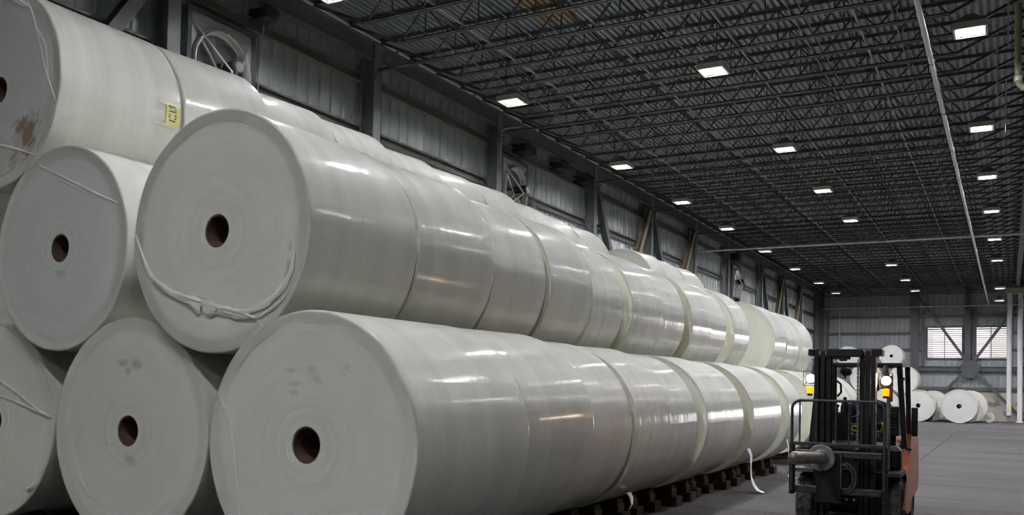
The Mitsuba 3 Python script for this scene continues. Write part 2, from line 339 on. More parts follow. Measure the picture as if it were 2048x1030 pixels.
# ------------------------------------------------------------------ louvred windows
for i, (a, b) in enumerate(WIN):
    w = struct(f'window_{i + 1}', label=f"{'left' if i == 0 else 'right'} louvred window in the back wall with daylight between its slats")
    obj('frame', cat(box(a - 0.1, a, YB - 0.14, YB + 0.1, WZ0 - 0.1, WZ1 + 0.1), box(b, b + 0.1, YB - 0.14, YB + 0.1, WZ0 - 0.1, WZ1 + 0.1), box(a, b, YB - 0.14, YB + 0.1, WZ1, WZ1 + 0.1), box(a, b, YB - 0.14, YB + 0.1, WZ0 - 0.1, WZ0)), 'steel', w, False)
    obj('mullion', box((a + b) / 2 - 0.02, (a + b) / 2 + 0.02, YB - 0.02, YB + 0.06, WZ0, WZ1), 'louvre', w, False)
    sl = mikit.ply(prism([(YB - 0.045, -0.034), (YB + 0.045, 0.020), (YB + 0.045, 0.032), (YB - 0.045, -0.022)], 0, a, b), 'louvre', False)
    for k in range(14):
        obj('slat', sl, None, w, to_world=T().translate([0, 0, WZ0 + 0.07 + k * (WZ1 - WZ0 - 0.1) / 13.5]))

# ------------------------------------------------------------------ roof deck
ce = struct('ceiling', box(XW - 0.2, XE + 0.2, YF - 0.2, YB + 0.2, ZD + 0.06, ZD + 0.2), 'deck', 'ribbed steel roof deck on open-web joists')
def deck_mesh(L):
    w, n = 0.7475, 6; p = w / n; out = []
    for k in range(n):
        o = k * p
        out += [(o, 0), (o + 0.50 * p, 0), (o + 0.56 * p, 0.055), (o + 0.94 * p, 0.055)]
    out.append((w, 0)); t = 0.003
    return prism(out + [(a, b + t) for a, b in out[::-1]], 1, 0, L)
dk = {}
ychunks = [YF, 3.0, 12.6, 14.9, 22.0, 31.5, 41.0, 52.0, YB]
for i in range(32):
    for c, d in zip(ychunks[:-1], ychunks[1:]):
        L = round(d - c, 3)
        rusty = i == 5 and c == 12.6
        dk.setdefault(L, mikit.ply(deck_mesh(L), 'deck', False))
        obj('deck_sheet', mikit.ply(deck_mesh(L), 'deck_rust', False) if rusty else dk[L], None, ce, to_world=T().translate([XW + i * 0.7475, c, ZD + rng.uniform(-0.002, 0.002)]))

# ------------------------------------------------------------------ steel columns, girts, eave beam and braces on the left wall
COLS = [4.1, 9.20, 14.19, 19.13, 25.08, 30.1, 35.2, 40.15, 46.5, 51.6, 56.7, 62.4]
XC = -11.1
def col_mesh(z1=8.5):
    return wsec((0, 0, 0), (0, 0, z1), 0.24, 0.30, 0.016, up=(1, 0, 0))
colp = mikit.ply(col_mesh(), 'steel_light', False)
for i, y in enumerate(COLS):
    k = thing('steel_column', f'grey steel column on the left wall, {ordinal(i)} from the near end' if i else 'grey steel column on the left wall nearest the camera, outside the picture', 'column', 'columns along the left wall')
    obj('shaft', colp, None, k, to_world=T().translate([XC - 0.15, y, 0]))
    obj('cap_plate', bbox(XC - 0.33, XC + 0.04, y - 0.16, y + 0.16, 8.44, 8.47), 'steel', k, False)
    obj('base_plate', bbox(XC - 0.33, XC + 0.03, y - 0.17, y + 0.17, 0, 0.02, 0.004), 'steel', k, False)
    obj('seat_angle', cat(box(XC, XC + 0.10, y - 0.08, y + 0.08, 7.86, 7.875), box(XC, XC + 0.015, y - 0.08, y + 0.08, 7.74, 7.87)), 'steel', k, False)
edges = [YF] + COLS + [YB]
def channel(a, b, x, z, h, d=0.10, t=0.008):
    return cat(box(x, x + t, a, b, z, z + h), box(x, x + d, a, b, z + h - t, z + h), box(x + d - t, x + d, a, b, z + h - 0.04, z + h), box(x, x + d, a, b, z, z + t), box(x + d - t, x + d, a, b, z, z + 0.03))
for z in (7.70, 6.62, 5.52, 4.42):
    for a, b in zip(edges[:-1], edges[1:]):
        if b - a > 0.8: obj('girt', channel(a + 0.13, b - 0.13, XW + 0.05, z, 0.20), 'girt', wl, False)
for i, (a, b) in enumerate(zip(edges[:-1], edges[1:])):
    if b - a < 0.8: continue
    k = thing('eave_beam', f'dark steel eave beam of the {ordinal(i)} bay along the top of the left wall', 'beam', 'eave beams of the left wall')
    obj('beam', wsec((XC - 0.03, a + 0.13, 8.30), (XC - 0.03, b - 0.13, 8.30), 0.16, 0.36, 0.012), 'steel', k, False)
    bolts = [cyl((XC - 0.03, a + (b - a) * q + dy, 8.28 + dz), (XC + 0.0, a + (b - a) * q + dy, 8.28 + dz), 0.014, 6) for q in (0.25, 0.5, 0.75) for dy, dz in ((-0.04, 0.05), (0.04, 0.05), (0.0, -0.05))]
    for q in bolts: obj('bolt', q, 'steel_light', k, False)
k = obj('eave_pipe', tube([(XC + 0.06, y, 8.515) for y in np.linspace(YF + 0.3, YB - 0.3, 30)], 0.032, 10), 'galvanised'); tag(k, 'long pale pipe running along the top edge of the left wall', 'pipe')
for y in np.arange(5.5, 62, 3.05):
    obj('coupling', cyl((XC + 0.06, y, 8.515), (XC + 0.06, y + 0.09, 8.515), 0.042, 10), 'rust', k)
kn = 0
def brace(y0, y1, z1, tan, label):
    p0, p1 = np.array([XC - 0.10, y0, 7.95]), np.array([XC - 0.10, y1, z1])
    k = thing('wall_brace', label, 'brace', 'diagonal braces on the left wall')
    obj('brace_bar', wsec(p0, p1, 0.20, 0.20, 0.014, up=(1, 0, 0)), 'brace_tan' if tan else 'steel', k, False)
    obj('gusset_plate', bbox(XC - 0.11, XC - 0.09, min(y0, y0 + np.sign(y1 - y0) * 0.4), max(y0, y0 + np.sign(y1 - y0) * 0.4), 7.55, 8.05, 0.004), 'steel', k, False)
brace(9.05, 6.7, 4.4, False, 'dark diagonal brace descending left from the column beside the big top left fan')
brace(25.25, 27.9, 3.6, False, 'dark grey diagonal brace leaning right from the fifth column of the left wall')
brace(29.95, 27.3, 3.6, True, 'tan diagonal brace leaning left from the sixth column of the left wall')
brace(30.28, 32.9, 3.6, False, 'dark grey diagonal brace leaning right from the sixth column of the left wall')
brace(35.05, 32.4, 3.6, True, 'tan diagonal brace leaning left from the seventh column of the left wall')
brace(46.68, 49.3, 3.6, False, 'dark diagonal brace leaning right from the ninth column of the left wall')
brace(51.45, 48.8, 3.6, True, 'brown diagonal brace leaning left from the tenth column of the left wall')
brace(51.78, 54.4, 3.6, False, 'dark diagonal brace leaning right from the tenth column of the left wall')
brace(56.55, 53.9, 3.6, True, 'brown diagonal brace leaning left from the eleventh column of the left wall')

# ------------------------------------------------------------------ wall fans
def fan(i, label, lit):
    y0, y1 = FANS[i]; yc, zc = (y0 + y1) / 2 - 0.02, 6.76; x = XW + 0.20; R = 0.59
    k = thing('exhaust_fan', label, 'fan', None)
    # panel with a round opening
    P = Manifold.cube([0.03, y1 - y0 - 0.06, FZ1 - FZ0 + 0.02]).translate([x, y0 + 0.03, FZ0]) - Manifold.cylinder(1.0, R, R, 48).rotate([0, 90, 0]).translate([x - 0.5, yc, zc])
    obj('panel', P, 'fan_panel', k, 35)
    obj('orifice_ring', lathe([(0.0, R + 0.012), (0.05, R + 0.02), (0.085, R + 0.005), (0.09, R - 0.02), (0.06, R - 0.055), (-0.05, R - 0.06), (-0.05, R - 0.04), (0.0, R - 0.02)], (x + 0.03, yc, zc), (1, 0, 0), 56, True), 'fan_panel', k, 50)
    fr = [(y0 - 0.04, y0 + 0.04), (y1 - 0.04, y1 + 0.04)]
    obj('frame', cat(*[box(XW + 0.02, x + 0.05, a, b, 4.6, FZ1 + 0.12) for a, b in fr], box(XW + 0.02, x + 0.05, y0, y1, FZ1 + 0.04, FZ1 + 0.12), box(XW + 0.02, x + 0.05, y0, y1, FZ0 - 0.1, FZ0)), 'steel', k, False)
    op = 0.9 if lit else 0.16
    ca, sa = math.cos(op), math.sin(op)
    h = 0.118
    for j in range(11):
        z = FZ0 + 0.06 + j * 0.122
        c, s = h * ca, h * sa
        sl = prism([(XW + 0.03, z), (XW + 0.03 + s, z + c), (XW + 0.034 + s, z + c - 0.001), (XW + 0.034, z - 0.001)], 1, y0 + 0.05, y1 - 0.05)
        obj('shutter_slat', sl, 'shutter', k, False)
    m0 = np.array([x + 0.0, yc + 0.06, zc + 0.0])
    mo = obj('motor', lathe([(0, 0.0), (0, 0.09), (0.02, 0.105), (0.30, 0.105), (0.305, 0.12), (0.36, 0.12), (0.385, 0.10), (0.39, 0.0)], m0, (1, 0, 0), 28), 'black_paint', k, 30)
    part_label(obj('end_bell', lathe([(0.0, 0.095), (0.012, 0.085), (0.006, 0.06), (0.014, 0.03), (0.014, 0.0)], m0 + [0.39, 0, 0], (1, 0, 0), 24), 'grey_metal', mo, 30), 'dull round motor end')
    for dy in (-0.07, 0.07):
        obj('motor_base', box(m0[0] - 0.02, m0[0] + 0.42, m0[1] + dy - 0.02, m0[1] + dy + 0.02, m0[2] - 0.15, m0[2] - 0.10), 'worn_metal', k, False)
    cyh, czh = (y1 - y0) / 2 - 0.07, 0.60
    for sy in (-1, 1):
        for dx in (0.05, 0.34):
            for sz in (-1, 1):
                a = (x + 0.03, yc + sy * cyh, zc + sz * czh)
                b = (m0[0] + dx, m0[1] + sy * 0.08, m0[2] - 0.12)
                obj('strut', bar(a, b, 0.026, 0.026), 'galvanised', k, False)
    for q in range(4):
        a = q * math.pi / 2 + 0.5
        hub = np.array([x + 0.04, yc, zc]); V = []
        for s in np.linspace(0.09, R - 0.09, 8):
            w = 0.05 + 0.13 * s / R
            for e in (-1, 1):
                ang = a + e * w / (s + 0.12) * 0.9
                V.append(hub + np.array([e * 0.035, s * math.cos(ang), s * math.sin(ang)]))
        V = np.array(V); n = len(V) // 2
        F = quads([[2 * t, 2 * t + 1, 2 * t + 3, 2 * t + 2] for t in range(n - 1)])
        obj('blade', cat((V, F), (V + [0.004, 0, 0], F[:, ::-1])), 'shutter', k, False)
    obj('hub', cyl((x + 0.0, yc, zc), (x + 0.13, yc, zc), 0.09, 20), 'black_paint', k)
fan(0, 'large square exhaust fan with round opening and motor, above the nearest rolls', False)
fan(1, 'exhaust fan with slatted shutter in the left wall beside the fourth column', False)
fan(2, 'far exhaust fan glowing with daylight in the left wall', True)

def wall_box(y, z, w, d, h, name, label, catg, m='black_paint', x=None):
    x = XW + 0.06 if x is None else x
    k = obj(name, bbox(x, x + d, y, y + w, z, z + h, 0.01), m, None, False); tag(k, label, catg); return k
wall_box(11.02, 7.86, 0.30, 0.42, 0.20, 'wall_bracket', 'dark box bracket under the eave beam beside the big top left fan', 'bracket')
wall_box(20.35, 7.80, 0.60, 0.42, 0.22, 'wall_bracket', 'dark box bracket above the second exhaust fan', 'bracket')
wall_box(22.55, 7.84, 0.62, 0.42, 0.20, 'wall_bracket', 'dark box bracket under the eave beam, right of the second exhaust fan', 'bracket')
wall_box(24.15, 7.78, 0.60, 0.42, 0.20, 'wall_bracket', 'dark box bracket under the eave beam just left of the fifth column', 'bracket')
wall_box(41.3, 7.75, 0.7, 0.42, 0.28, 'wall_bracket', 'dark box bracket above the far sunlit fan', 'bracket')
wall_box(43.35, 4.5, 0.42, 0.45, 1.25, 'electrical_cabinet', 'dark ridged electrical cabinet on the wall below right of the far sunlit fan', 'cabinet', 'black_paint', XW + 0.152)
def conduit(path, r, label, m='pipe_dark', catg='conduit'):
    k = obj('conduit', tube(path, r, 8), m); tag(k, label, catg); return k
conduit([(XW + 0.17, 11.28, 8.0), (XW + 0.17, 11.22, 7.2), (XW + 0.17, 11.16, 6.6), (XW + 0.17, 11.30, 6.25), (XW + 0.17, 11.36, 5.5)], 0.013, 'thin pale conduit hanging on the wall right of the big top left fan', 'galvanised')
for q, y in enumerate((11.55, 11.75)): conduit([(XW + 0.18, y, 6.45), (XW + 0.18, y, 5.2)], 0.022, f"short dark pipe end standing above the top rolls, {'left' if q == 0 else 'right'} one of the near pair")
conduit([(XW + 0.17, 21.5, 8.0), (XW + 0.17, 21.45, 7.0), (XW + 0.17, 21.38, 6.75), (XW + 0.17, 21.62, 6.55), (XW + 0.17, 21.62, 5.6)], 0.012, 'thin dark cable on the wall right of the second exhaust fan')
for q, y in enumerate((21.28, 21.45)): conduit([(XW + 0.18, y, 6.66), (XW + 0.18, y, 5.4)], 0.024, f"short dark pipe end right of the second exhaust fan, {'left' if q == 0 else 'right'} of the pair")
conduit([(XC + 0.12, 18.98, 7.2), (XC + 0.12, 18.98, 7.85), (XC + 0.14, 19.0, 7.97), (XC + 0.22, 19.06, 8.03), (XC + 0.6, 19.13, 8.05)], 0.016, 'thin bent conduit at the head of the fourth column', 'galvanised')

# ------------------------------------------------------------------ bar joists
CH, TOPZ = 7.95, 8.52
YJ = []
for a, b in zip([9.20] + COLS[2:-1], COLS[2:]):
    n = round((b - a) / 1.06)
    YJ += [a + (b - a) * q / n for q in range(n)]
YJ.append(COLS[-1])
YJ = [y for y in YJ if y > 9.1]
XL, XR = -9.85, -0.85
def chord(x0, x1, z, up):
    """two angles back to back with a gap"""
    t, w, h, g = 0.007, 0.045, 0.042, 0.014
    s = 1 if up else -1
    ms = []
    for e in (-1, 1):
        y0, y1 = sorted((e * g, e * (g + w))); ms.append(box(x0, x1, y0, y1, *sorted((z, z + s * t))))
        y0, y1 = sorted((e * g, e * (g + t))); ms.append(box(x0, x1, y0, y1, *sorted((z, z + s * h))))
    return cat(*ms)
def joist_protos(x0, x1, seat0, seat1):
    bp = mikit.ply(chord(x0, x1, CH, True), 'joist', False)
    tp = mikit.ply(chord(seat0, seat1, TOPZ + 0.045, False), 'joist', False)
    n = 8; d = (x1 - x0) / n; webs = []
    for k in range(n):
        a, m, b = x0 + k * d, x0 + (k + 0.5) * d, x0 + (k + 1) * d
        webs += [('web', bar((a + 0.03, 0, CH + 0.01), (m, 0, TOPZ + 0.03), 0.026, 0.034, (0, 1, 0))), ('web', bar((m, 0, TOPZ + 0.03), (b - 0.03, 0, CH + 0.01), 0.026, 0.02, (0, 1, 0))),
                 ('web_post', bar((m + 0.02, 0, CH + 0.01), (m + 0.02, 0, TOPZ + 0.03), 0.018, 0.018, (0, 1, 0)))]
    ends = [('end_strut', bar((x0 + 0.02, 0, CH + 0.01), (seat0 + 0.12, 0, TOPZ), 0.05, 0.05, (0, 1, 0))), ('end_strut', bar((x1 - 0.02, 0, CH + 0.01), (seat1 - 0.12, 0, TOPZ), 0.05, 0.05, (0, 1, 0)))]
    return bp, tp, [(n_, mikit.ply(m, 'joist', False)) for n_, m in webs + ends], mikit.ply(cat(*[m for _, m in webs + ends]), 'joist', False)
bpL, tpL, wsL, wjL = joist_protos(XL, XR, -11.18, 0.5)
bpR, tpR, wsR, wjR = joist_protos(1.85, 11.0, 0.5, 12.3)
ext = mikit.ply(chord(-11.08, XL, CH, True), 'joist', False)
for i, y in enumerate(YJ):
    k = thing('bar_joist', f'dark open-web steel roof joist, {ordinal(i)} from the top edge of the photo', 'joist', 'open-web joists under the roof deck')
    to = T().translate([0, y, 0])
    obj('bottom_chord', bpL, None, k, to_world=to); obj('top_chord', tpL, None, k, to_world=to)
    if y < 32:
        for nm, m in wsL: obj(nm, m, None, k, to_world=to)
    else: obj('web', wjL, None, k, to_world=to)
    if min(abs(y - c) for c in COLS) < 0.05: obj('chord_extension', ext, None, k, to_world=to)
for i, y in enumerate([y for y in YJ if y > 13]):
    k = thing('bar_joist', f'dark roof joist running out of the right edge of the photo, {ordinal(i)} from the camera', 'joist', 'joists of the right-hand roof bay')
    to = T().translate([0, y, 0])
    obj('bottom_chord', bpR, None, k, to_world=to); obj('top_chord', tpR, None, k, to_world=to); obj('web', wjR, None, k, to_world=to)
g = obj('roof_girder', wsec((0.5, YF + 0.1, 8.36), (0.5, YB - 0.1, 8.36), 0.2, 0.32, 0.014), 'steel', None, False); tag(g, 'dark steel roof girder carrying the right ends of the near joists', 'girder')
for y in (-11.0, 9.0, 30.0):
    k = thing('steel_column', f"steel column under the roof girder, {'behind the camera' if y < 0 else 'just right of the picture at ' + ('the near' if y < 20 else 'the far') + ' end'}", 'column')
    obj('shaft', wsec((0.62, y, 0), (0.62, y, 8.2), 0.24, 0.26, 0.016, up=(1, 0, 0)), 'steel', k, False)
    obj('base_plate', bbox(0.42, 0.82, y - 0.2, y + 0.2, 0, 0.02, 0.004), 'steel', k, False)

# ------------------------------------------------------------------ pipes under the roof
def long_pipe(name, p0, p1, r, m, label, step=None, n=10, cm=None):
    p0, p1 = np.array(p0, float), np.array(p1, float)
    k = obj(name, tube([p0 + (p1 - p0) * t for t in np.linspace(0, 1, 12)], r, n), m); tag(k, label, 'pipe')
    if step:
        L = np.linalg.norm(p1 - p0); d = (p1 - p0) / L
        for s in np.arange(step * 0.6, L, step): obj('coupling', cyl(p0 + d * s, p0 + d * (s + 0.07), r * 1.25, n), cm or m, k)
    return k
for x, nm in ((-8.42, 'nearest the left wall'), (-6.32, 'second from the left wall'), (-4.36, 'third from the left wall'), (-2.26, 'fourth from the left wall')):
    k = long_pipe('sprinkler_pipe', (x, 9.0, 8.03), (x + (-0.1), YB - 0.6, 8.03), 0.021, 'sprinkler', f'thin pale sprinkler pipe among the roof joists, {nm}', 3.4)
    for y in np.arange(10.6, 60, 3.4):
        obj('sprinkler_head', cat(cyl((x, y, 8.03), (x, y, 8.09), 0.016, 8), lathe([(0, 0.0), (0.0, 0.05), (0.006, 0.05), (0.012, 0.0)], (x, y, 8.09), (0, 0, 1), 10)), 'rust', k, False)
for x, nm in ((-9.2, 'left'), (-7.55, 'second left'), (-5.3, 'middle'), (-3.2, 'second right'), (-1.7, 'right')):
    k = obj('bridging_rod', cat(bar((x, 9.0, CH + 0.055), (x, YB - 0.5, CH + 0.055), 0.018, 0.018), bar((x - 0.05, 9.0, TOPZ - 0.03), (x - 0.05, YB - 0.5, TOPZ - 0.03), 0.018, 0.018)), 'steel_light', None, False); tag(k, f'thin bridging rod across the roof joists, {nm} of five', 'rod')
k = long_pipe('water_pipe', (-1.16, 8.0, 7.25), (-1.05, YB - 0.4, 7.22), 0.043, 'galvanised', 'thick pale pipe slung under the roof joists at right, running to the back wall', 6.1, 16)
for y in np.arange(10.2, 62, 3.05):
    xx = -1.16 + 0.11 * (y - 8) / 54.6
    obj('hanger', cat(tube([(xx + 0.052 * math.cos(a), y, 7.25 + 0.052 * math.sin(a)) for a in np.linspace(0, 2 * np.pi, 16)[:-1]], 0.006, 6, closed=True), cyl((xx, y, 7.30), (xx, y, CH), 0.006, 6)), 'rust', k, False)
k = long_pipe('cross_pipe', (-11.0, 35.4, 7.27), (12.0, 35.4, 7.27), 0.036, 'galvanised', 'pale pipe crossing the hall below the joists from the seventh column', 5.2, 12)
for x in np.arange(-9.6, 11, 2.1): obj('hanger', cyl((x, 35.4, 7.3), (x, 35.4, CH + 0.02), 0.008, 6), 'pipe_dark', k)
k = long_pipe('cross_pipe', (-10.9, YB - 0.64, 7.17), (12.0, YB - 0.64, 7.17), 0.036, 'galvanised', 'pale pipe crossing in front of the back wall just under the roof', 4.6, 12, 'rust')
for x in np.arange(-9.0, 11, 1.55): obj('hanger', cyl((x, YB - 0.64, 7.2), (x, YB - 0.64, CH + 0.02), 0.008, 6), 'pipe_dark', k)
obj('drop_pipe', tube([(-9.77, YB - 0.64, 7.17), (-9.77, YB - 0.64, 0.0)], 0.032, 10), 'galvanised', k)
k = obj('drain_pipe', tube([(0.13, 17.6, 8.5), (0.13, 17.6, 7.2), (0.15, 17.6, 7.09), (0.21, 17.6, 7.02), (0.32, 17.6, 6.99), (3.0, 17.6, 6.97)], 0.055, 14), 'pvc_yellow'); tag(k, 'yellowish drain pipe with an elbow at the upper right edge', 'pipe')
obj('elbow_collar', cyl((0.13, 17.6, 7.14), (0.13, 17.6, 7.22), 0.068, 14), 'pvc', k); obj('elbow_collar', cyl((0.30, 17.6, 6.99), (0.38, 17.6, 6.99), 0.068, 14), 'pvc', k)
for q, (x, y, z0, z1) in enumerate([(-0.02, 17.0, 7.6, 8.6), (-0.06, 21.5, 7.2, 8.6), (-0.2, 18.9, 7.3, 8.6)]):
    k = obj('hanging_rod', cyl((x, y, z0), (x, y, z1), 0.012, 8), 'galvanised'); tag(k, f"thin rod hanging from the roof near the upper right lamps, {ordinal(q)} of three", 'rod', 'hanging rods at the upper right')

# ------------------------------------------------------------------ ceiling lamps
def lamp_protos():
    w, e = 0.25, 0.178
    hs = cat(*[box(*q, -0.016, 0.06) for q in ((-w, w, -w, -w + 0.03), (-w, w, w - 0.03, w), (-w, -w + 0.03, -w + 0.03, w - 0.03), (w - 0.03, w, -w + 0.03, w - 0.03))],
             *[box(*q, -0.026, -0.016) for q in ((-w, w, -w, -w + 0.03), (-w, w, w - 0.03, w), (-w, -w + 0.03, -w + 0.03, w - 0.03), (w - 0.03, w, -w + 0.03, w - 0.03))], box(-w, w, -w, w, 0.06, 0.075))
    c = 0.06
    V = np.array([[-w, -w, 0.075], [w, -w, 0.075], [w, w, 0.075], [-w, w, 0.075], [-c, -c, 0.26], [c, -c, 0.26], [c, c, 0.26], [-c, c, 0.26]])
    hood = (V, quads([[0, 1, 5, 4], [1, 2, 6, 5], [2, 3, 7, 6], [3, 0, 4, 7], [4, 5, 6, 7], [3, 2, 1, 0]]))
    pv = np.array([[-e, -e, -0.012], [e, -e, -0.012], [e, e, -0.012], [-e, e, -0.012]])
    pv[:, 2] = 0.0
    pan = (pv, quads([[0, 3, 2, 1]]))
    q = w - 0.03
    bz = np.array([[-e, -e, 0.0], [e, -e, 0.0], [e, e, 0.0], [-e, e, 0.0], [-q, -q, -0.022], [q, -q, -0.022], [q, q, -0.022], [-q, q, -0.022]])
    hs = cat(hs, (bz, quads([[0, 1, 5, 4], [1, 2, 6, 5], [2, 3, 7, 6], [3, 0, 4, 7]])))
    hook = tube([(0, 0, 0.25), (0, 0, 0.36), (0.02, 0, 0.40), (0.0, 0, 0.44), (-0.02, 0, 0.41)], 0.008, 6)
    pd = mikit.ply(pan, 'lamp_off', False)
    pd['emitter'] = {'type': 'area', 'radiance': {'type': 'rgb', 'value': [PANEL * 0.985, PANEL * 0.99, PANEL * 1.04]}}
    return mikit.ply(hs, 'lamp_housing', False), mikit.ply(hood, 'lamp_hood', False), pd, mikit.ply(hook, 'galvanised', 30)
LH, LD, LP, LK = lamp_protos()
YL = [-4.2, 1.0, 5.4, 10.35, 16.1, 22.15, 27.25, 32.45, 38.4, 44.6, 50.9, 56.5]
ROWS = [(-9.06, 'left'), (-4.80, 'middle'), (-0.56, 'right'), (3.7, 'out of frame')]
for x, rn in ROWS:
    for j, y in enumerate(YL):
        if rn == 'middle' and y == 38.4: continue
        if (rn == 'left' and y < 6) or (rn == 'middle' and y < 0) or (rn == 'right' and 2 < y < 15) or (rn == 'out of frame' and y < 15): continue       # no lamps hang there
        z = 7.6
        xx = x + {'right': 0.0045 * (y - 16), 'left': -0.001 * (y - 16), 'middle': 0.002 * (y - 16)}.get(rn, 0)
        if rn == 'right' and y == 50.9: xx, z = -0.36, 7.02
        if rn == 'right' and y == 56.5: xx, z = -0.42, 6.92
        seen = y > (13 if rn != 'left' else 9)
        lab = f'square ceiling lamp with a glowing panel in the {rn} row, {ordinal(sum(1 for q in YL[:j + 1] if q > (13 if rn != "left" else 9)) - 1 - (1 if rn == "middle" and y > 38.4 else 0))} from the camera' if seen and 'frame' not in rn else f'square ceiling lamp outside the picture, {ordinal(j)} of the {rn} row'
        k = thing('ceiling_lamp', lab, 'lamp', f'ceiling lamps of the {rn} row')
        to = T().translate([xx, y, z])
        obj('housing', LH, None, k, to_world=to); obj('hood', LD, None, k, to_world=to)
        part_label(obj('glowing_panel', LP, None, k, to_world=to), 'glowing white panel')
        obj('hook', LK, None, k, to_world=to)

# ------------------------------------------------------------------ back wall steel
YS = YB - 0.22
for x, w, nm in ((-5.25, 0.50, 'left of the two louvred windows'), (-11.05, 0.4, 'in the far left corner'), (-2.21, 0.34, 'between the two louvred windows'), (1.15, 0.5, 'behind the white vent pipes')):
    z0 = 3.4 if x == -2.21 else 0.0
    k = thing('steel_column', f'dark steel column of the back wall, {nm}', 'column', None)
    obj('shaft', wsec((x, YS, z0), (x, YS, 8.45), w * 0.92, 0.26, 0.018, up=(0, 1, 0)), 'steel', k, False)
    obj('edge_angle', box(x + w / 2 + 0.15, x + w / 2 + 0.33, YS + 0.02, YS + 0.1, max(z0, 3.4), 7.0), 'steel', k, False)
for z in (6.50, 5.42, 4.36, 3.28):
    for a, b in ((-10.8, -5.5), (-5.0, -4.6), (0.16, 0.9), (1.4, 4.1)):
        if z > 4 or b < -5: obj('girt', cat(box(a, b, YB - 0.16, YB - 0.04, z + 0.02, z + 0.17), box(a, b, YB - 0.22, YB - 0.16, z + 0.14, z + 0.17)), 'girt', wb, False)
for a, b in ((-5.0, 4.1),):
    obj('girt', cat(box(a, b, YB - 0.16, YB - 0.04, 6.50, 6.66)), 'girt', wb, False)
k = obj('cross_beam', wsec((-5.0, YS - 0.05, 3.23), (3.9, YS - 0.05, 3.23), 0.2, 0.30, 0.016), 'steel', None, False); tag(k, 'dark horizontal beam under the louvred windows of the back wall', 'beam')
bc = np.array([-2.05, YS - 0.26, 3.42])
k = thing('x_brace', 'dark steel X-shaped brace across the back wall in front of the louvred windows', 'brace')
for p in ((-4.95, 7.75), (0.85, 7.75), (-4.95, 0.12), (0.85, 0.12)):
    q = np.array([p[0], YS - 0.26, p[1]]); d = (q - bc) / np.linalg.norm(q - bc)
    obj('arm', wsec(bc + d * 0.25, q, 0.17, 0.16, 0.014, up=(0, 1, 0)), 'steel', k, False)
gp = np.array([(-0.75, 0.0), (-0.35, 0.42), (0.35, 0.42), (0.75, 0.0), (0.5, -0.75), (0.2, -1.0), (-0.2, -1.0), (-0.5, -0.75)]) * [0.8, 0.75]
obj('gusset_plate', prism(np.stack([bc[0] + gp[:, 0], bc[2] + gp[:, 1]], 1), 1, YS - 0.36, YS - 0.345), 'steel', k, False)
for i, x in enumerate((0.07, 0.64)):
    k = thing('vent_pipe', 'left white vent pipe on the back wall, a yellow sticker near its foot' if i == 0 else 'right white vent pipe on the back wall, reaching the floor', 'pipe', None)
    z0 = 0.47 if i == 0 else 0.05
    yy = YB - 1.0
    zz = np.arange(6.35, 7.85, 0.03)
    obj('lower_pipe', tube([(x, yy, z0), (x, yy, 4.0), (x, yy, 6.36)], 0.138, 24), 'pvc', k)
    obj('ribbed_hose', tube([(x + 0.03 * math.sin((z - 6.35) * 2), yy, z) for z in zz], [0.152 if j % 4 < 2 else 0.128 for j in range(len(zz))], 24), 'pvc', k, 60)
    for z in (1.35, 3.1, 4.9): obj('band', cyl((x, yy, z), (x, yy, z + 0.05), 0.147, 24), 'pvc', k)
    obj('foot', cyl((x, yy, max(0.0, z0 - 0.05)), (x, yy, z0 + 0.02), 0.148, 24), 'pvc', k)
    if i == 0:
        a = np.linspace(-2.1, -1.3, 8)
        V = np.array([(x + 0.1400 * math.cos(q), yy + 0.1400 * math.sin(q), z) for z in (0.62, 1.0) for q in a])
        part_label(obj('sticker', (V, quads([[j, j + 1, j + 9, j + 8] for j in range(7)])), 'label_paper', k, False), 'yellow green sticker')
    else:
        obj('stand', bbox(x - 0.2, x + 0.2, yy - 0.2, yy + 0.2, 0, 0.06), 'pvc', k, False)
k = obj('duct_header', bbox(-0.15, 4.0, YB - 1.3, YB - 0.7, 7.80, 8.16, 0.02), 'pvc_yellow', None, False); tag(k, 'yellowish duct header on top of the white vent pipes', 'duct')

